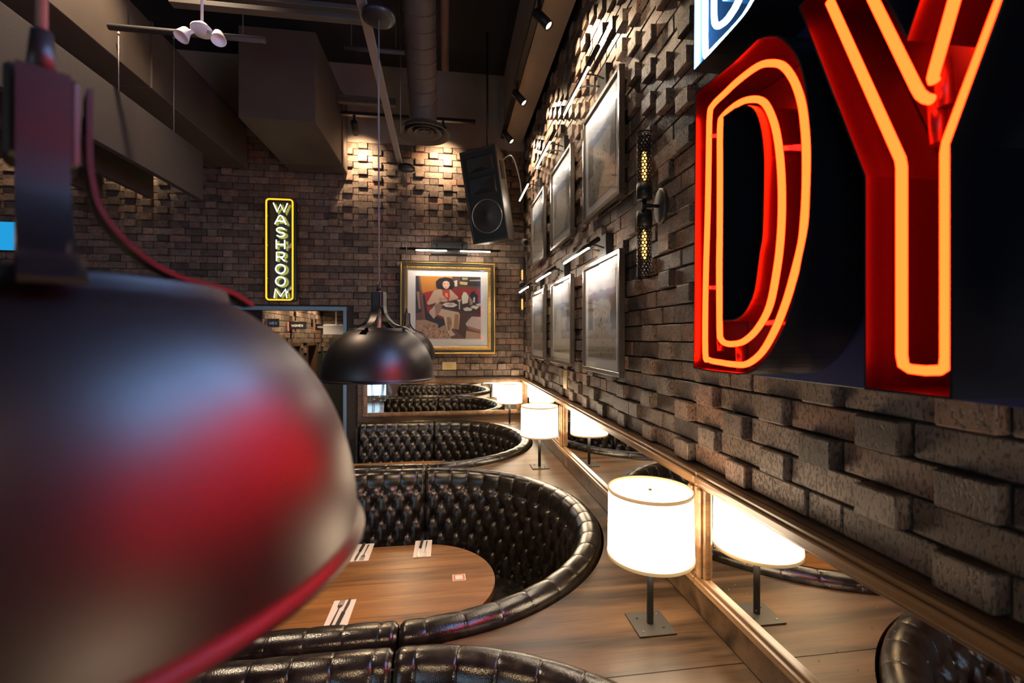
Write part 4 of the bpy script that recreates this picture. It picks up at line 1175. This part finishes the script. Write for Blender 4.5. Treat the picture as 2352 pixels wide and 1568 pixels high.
# spiral duct and round diffuser
t = thing('spiral_duct', 'brown spiral duct rising to the ceiling from the round vent', 'duct', (0, 0, 0))
c0_, c1_ = aty(972, 280, 4.5), aty(962, 0, 3.62)
pb = Vector((c0_.x, 4.52, 4.17)); d = (c1_ - c0_).normalized()
axis = [pb, pb + Vector((0, -.02, .1))]
for i in range(1, 7): axis.append(pb + Vector((0, -.02, .1)) + d * (.05 + i * .3))
dm = MB().tube(axis, .132, 28)
dm.build('pipe', M_DUCT, t)
for i in range(14):
    p = pb + Vector((0, -.02, .1)) + d * (.12 + i * .125)
    qx = d.orthogonal().normalized(); qy = d.cross(qx)
    MB().tube([p + (qx * math.cos(2 * math.pi * k / 28) + qy * math.sin(2 * math.pi * k / 28)) * .133 + d * (.06 * math.sin(2 * math.pi * k / 28) * .0) for k in range(28)], .0055, 5, closed=True).build('seam', M_DUCT, t)
t = thing('round_diffuser', 'round ceiling vent of nested rings below the spiral duct', 'vent', (pb.x + .01, 4.5, 4.03))
for r0, r1, z0, z1 in ((.19, .25, .05, .0), (.115, .168, .045, .012), (.055, .095, .05, .02), (.0001, .04, .045, .03)):
    MB().lathe([(r0, z0), (r1, z1), (r1 + .004, z1 + .004), (r0 + .001, z0 + .006)], n=48).build('ring', M_DUCT, t)
MB().lathe([(.0001, .06), (.2, .06), (.2, .066), (.0001, .066)], n=40).build('plenum', M_BLACKM, t)
MB().box((-.19, -.006, .045), (.19, .006, .055)).box((-.006, -.19, .045), (.006, .19, .055)).build('spider', M_DUCT, t)
# joists and pipes
for i, (u0_, v0_, u1_, v1_, y, th_) in enumerate(((470, 2, 850, 26, 3.2, .06), (765, 222, 905, 236, 4.95, .045))):
    p, q = aty(u0_, v0_, y), aty(u1_, v1_, y)
    t = thing('steel_joist', ('dark steel joist across the top of the picture', 'dark steel joist just above the back light track')[i], 'joist', (0, y, 0))
    z = (p.z + q.z) / 2
    for dz_ in (0, th_ * 1.1): MB().box((p.x + (.05 if i else -.2), -.03, z - dz_), (q.x + (.02 if i else .0), .03, z - dz_ + th_ * .55), 0, .003).build('chord', M_DUCT, t)
for i, (u0_, v0_, u1_, v1_, y, r) in enumerate(((250, 62, 610, 92, 3.3, .02), (790, 108, 930, 122, 4.0, .02))):
    p, q = aty(u0_, v0_, y), aty(u1_, v1_, y)
    zz = (p.z + q.z) / 2
    t = thing('conduit', ('long dark conduit pipe crossing upper left of the ceiling', 'thin dark pipe behind the pendant channel')[i], 'pipe', (p.x, y, zz))
    m_ = mat('conduit_dark', (.035, .03, .03), .6)
    MB().cyl((0, 0, 0), (q.x - p.x, 0, 0), r, 10).build('pipe', m_, t)
    for k in (.12, .85): MB().cyl(((q.x - p.x) * k, 0, r), ((q.x - p.x) * k, 0, 5.3 - zz), .004, 6).build('hanger_rod', m_, t)
p = aty(1022, 0, 4.6)
tag(MB().cyl((p.x, 4.6, 4.75), (p.x, 3.0, 5.1), .04, 14).build('sprinkler_pipe', mat('pipe_red', (.11, .06, .05), .6)), 'reddish pipe right of the spiral duct under the ceiling', 'pipe')
p = aty(920, 200, 4.3)
tag(MB().cyl((p.x, 4.3, 3.95), (p.x, 4.3, 5.3), .006, 8).build('rod', mat('rod_grey', (.1, .08, .07), .5)), 'thin threaded rod hanging left of the spiral duct', 'rod')
# emergency twin light
p = aty(464, 66, 3.0)
t = thing('emergency_light', 'white twin-head emergency light hanging on a conduit', 'emergency light', (p.x, 3.0, p.z))
t.scale = (.77, .77, .77)
MB().lathe([(.0001, -.03), (.07, -.03), (.078, -.022), (.078, -.008), (.05, .0), (.045, .03), (.0001, .03)], n=32).xf(Matrix.Rotation(R(-12), 4, 'X')).build('plate', M_WHITE, t)
MB().cyl((0, 0, .02), (0, 0, (5.3 - p.z) / .77), .011, 10).build('conduit', M_WHITE, t)
for s in (-1, 1):
    h = MB().lathe([(.0001, .045), (.028, .045), (.034, .035), (.052, -.04), (.055, -.05), (.05, -.05), (.03, .0), (.0001, .01)], n=28)
    h.xf(Matrix.Translation((s * .125, -.01, -.055)) @ Matrix.Rotation(R(-14 * s), 4, 'Y') @ Matrix.Rotation(R(-25), 4, 'X')).build('lamp_head', M_WHITE, t)
    MB().tube([(s * .06, -.01, -.025), (s * .085, -.01, -.045), (s * .1, -.01, -.045)], .016, 10).build('swivel', M_WHITE, t)

# ================================================================== LOUDSPEAKER
TL_, TR_, BL_ = Vector((.116, 4.70, 1.904 + CAMZ)), Vector((.465, 4.5, 1.939 + CAMZ)), Vector((.265, 4.8, .986 + CAMZ))
rx = (TR_ - TL_).normalized(); uz = (TL_ - BL_); uz = (uz - rx * uz.dot(rx)).normalized(); ny = uz.cross(rx)   # ny points away from the camera
if ny.y < 0: ny = -ny
Wd, Hd = .404, .936
t = thing('loudspeaker', 'large black loudspeaker tilted down in the back corner', 'loudspeaker', (0, 0, 0))
t.matrix_world = Matrix(((rx.x, ny.x, uz.x, BL_.x), (rx.y, ny.y, uz.y, BL_.y), (rx.z, ny.z, uz.z, BL_.z), (0, 0, 0, 1)))
M_SPK = mat('speaker_paint', (.03, .024, .02), .55, noise=(90, .4, .2))
M_SPKF = mat('speaker_front', (.01, .01, .01), .5)
MB().prism([(0, 0), (Wd, 0), (Wd - .08, .4), (.08, .4)], 0, Hd, 2).build('cabinet', M_SPK, t)
fb = MB()
for a, b in (((0, 0), (Wd, .03)), ((0, Hd - .03), (Wd, Hd)), ((0, .03), (.02, Hd - .03)), ((Wd - .02, .03), (Wd, Hd - .03))): fb.box((a[0], -.018, a[1]), (b[0], 0, b[1]), 0, .003)
fb.build('front_rim', M_SPK, t)
MB().box((.02, -.006, .03), (Wd - .02, -.0005, Hd - .03)).build('baffle_board', M_SPKF, t)
rot = Matrix.Rotation(R(90), 4, 'X')
wf = MB().lathe([(.162, .008), (.165, .014), (.17, .014), (.174, .007)], n=48).xf(Matrix.Translation((Wd / 2, 0, .26)) @ rot); wf.build('woofer_ring', mat('ring_chrome', (.45, .42, .4), .3, .9), t)
MB().lathe([(.16, .009), (.14, .012), (.06, .008), (.055, .012), (.0001, .022)], n=40).xf(Matrix.Translation((Wd / 2, 0, .26)) @ rot).build('woofer_cone', mat('cone_black', (.02, .018, .018), .6), t)
def horn(z0, z1, nm):
    mb = MB(); c = [(.05, z0), (Wd - .05, z0), (Wd - .05, z1), (.05, z1)]; zc = (z0 + z1) / 2; xc = Wd / 2
    inn = [(xc - .03, zc - .03), (xc + .03, zc - .03), (xc + .03, zc + .03), (xc - .03, zc + .03)]
    vs = [(p[0], -.0085, p[1]) for p in c] + [(p[0], -.0065, p[1]) for p in inn] + [(xc + (p[0] - xc) * .93, -.016, zc + (p[1] - zc) * .9) for p in c]
    mb.add(vs, [(8 + i, 8 + (i + 1) % 4, (i + 1) % 4 + 4, 4 + i) for i in range(4)] + [(i, (i + 1) % 4, 8 + (i + 1) % 4, 8 + i) for i in range(4)] + [(4, 5, 6, 7)])
    mb.build(nm, mat('horn_black', (.02, .02, .022), .25), t)
horn(.48, .66, 'midrange_horn'); horn(.7, .86, 'tweeter_horn')
MB().box((Wd - .035, .12, .62), (Wd - .02, .2, .8), 0, .004).xf(Matrix.Translation((.012, -.03, 0)) @ Matrix.Rotation(0, 4, 'Z')).build('handle', M_BLACKM, t)
_hp = t.matrix_world @ Vector((Wd / 2, .25, Hd - .01))
MB().cyl((Wd / 2, .25, Hd - .01), tuple(t.matrix_world.inverted() @ Vector((_hp.x, _hp.y, 5.3))), .012, 8).build('hanging_bracket', M_BLACK, t)
MB().tube(spline([(Wd - .12, .35, Hd - .1), (Wd + .02, .38, Hd - .05), (Wd + .06, .42, Hd - .3), (Wd + .05, .44, Hd - .5)], 5), .006, 6).build('cable', M_WHITE, t)
p = aty(1205, 556, 5.2)
t = thing('security_camera', 'small security camera in the back corner below the loudspeaker', 'camera', (p.x, 5.2, p.z))
MB().lathe([(.0001, .03), (.035, .03), (.04, .02), (.04, -.05), (.034, -.056), (.03, -.045), (.0001, -.045)], n=24).xf(Matrix.Rotation(R(-70), 4, 'X') @ Matrix.Rotation(R(-15), 4, 'Y')).build('housing', mat('cam_grey', (.1, .08, .08), .35), t)
MB().lathe([(.0001, -.047), (.029, -.047)], n=20).xf(Matrix.Rotation(R(-70), 4, 'X') @ Matrix.Rotation(R(-15), 4, 'Y')).build('lens', mat('cam_lens', (.01, .01, .012), .08), t)
MB().cyl((0, .02, 0), (XW - .045 - p.x, .06, .03), .015, 10).build('mount', M_BLACK, t)

# ================================================================== PLACE SETTINGS
def napkin(label, x, y):
    n = MB().box((x - .0525, y - .112, TZ + .0008), (x + .0525, y + .112, TZ + .0025)).box((x - .051, y - .111, TZ + .0026), (x + .052, y + .11, TZ + .0042))
    return tag(n.build('paper_napkin', M_PAPER), label, 'napkin', 'napkins on the laid table')
def fork():
    mb = MB(); 
    mb.prism([(-.005, -.1), (.005, -.1), (.0035, -.02), (.003, .03), (.011, .045), (.012, .058), (-.012, .058), (-.011, .045), (-.003, .03), (-.0035, -.02)], .0, .0018, 2)
    for k in range(4): mb.box((-.012 + k * .0069, .058, 0), (-.0085 + k * .0069, .1, .0016))
    return mb
def knife():
    h = MB().prism([(-.0075, -.115), (.0075, -.115), (.007, -.005), (-.007, -.005)], .0, .009, 2)
    bld = MB().prism([(-.006, -.005), (.006, -.005), (.009, .06), (.006, .1), (-.003, .115), (-.006, .09)], .002, .0038, 2)
    return h, bld
FM = fork().mesh('fork', M_STEEL)
kh, kb = knife(); KH = kh.mesh('handle', M_BLACKM); KB = kb.mesh('blade', M_STEEL)
sets = [('near', -.505, 2.224, 1), ('right far', -.156, 2.842, -1), ('left far', -.515, 2.842, -1)]
words = {'near': 'at the near side of the laid table', 'right far': 'at far side of table, right of two', 'left far': 'at far side of table beside the big pendant'}
for w_, x, y, s in sets:
    napkin('pale paper napkin ' + words[w_], x, y)
    f = tag(link('fork', FM, None, (x - .016 * s, y + .008 * s, TZ + .0048)), 'steel fork on a napkin ' + words[w_], 'fork', 'forks on the laid table')
    f.rotation_euler = (0, 0, R(-3) + (0 if s > 0 else math.pi))
    k = thing('steak_knife', 'black handled steak knife on a napkin ' + words[w_], 'knife', (x + .016 * s, y + .004 * s, TZ + .0048), R(-4) + (0 if s > 0 else math.pi), 'knives on the laid table')
    hd = link('handle', KH, k); link('blade', KB, k)
    for q in (-.095, -.06, -.025): MB().cyl((0, q, .0088), (0, q, .0094), .0022, 8).build('rivet', M_STEEL, hd)
t = thing('table_card', 'small white card with orange border on the laid table', 'card', (.057, 2.474, TZ + .0005), R(2))
MB().box((-.035, -.033, 0), (.035, .033, .001)).build('card', M_MATB, t)
MB().box((-.03, -.028, .001), (.03, .028, .0014)).build('orange_border', mat('card_orange', (.7, .18, .03), .5), t)
MB().box((-.02, -.02, .0014), (.02, .02, .0018)).build('blank_centre', M_MATB, t)

# ================================================================== BAR STOOLS IN THE MIRROR
def stool():
    t = thing('bar_stool', 'x', 'stool', (0, 0, 0), 0, 'bar stools near the windows')
    MB().lathe([(.0001, .74), (.18, .74), (.19, .76), (.18, .79), (.0001, .8)], n=28).build('seat', M_LEATHER, t)
    for k in range(4):
        a = math.pi / 4 + k * math.pi / 2
        MB().cyl((.13 * math.cos(a), .13 * math.sin(a), .745), (.21 * math.cos(a), .21 * math.sin(a), 0), .011, 8).build('leg', M_STEEL, t)
    MB().tube([(.185 * math.cos(a / 24 * 2 * math.pi), .185 * math.sin(a / 24 * 2 * math.pi), .26) for a in range(24)], .009, 8, closed=True).build('foot_ring', M_STEEL, t)
    return t
s0_ = stool()
for i, (x, y) in enumerate(((-1.75, -2.4), (-2.3, -2.5), (-1.9, -3.2), (-2.7, -3.2))):
    o = s0_ if i == 0 else copy_tree(s0_)
    o.location = (x, y, 0); o['label'] = 'bar stool by the windows, seen only in back mirror, %s' % ('beside the booths', 'second from the booths', 'nearest the glass', 'farthest left')[i]
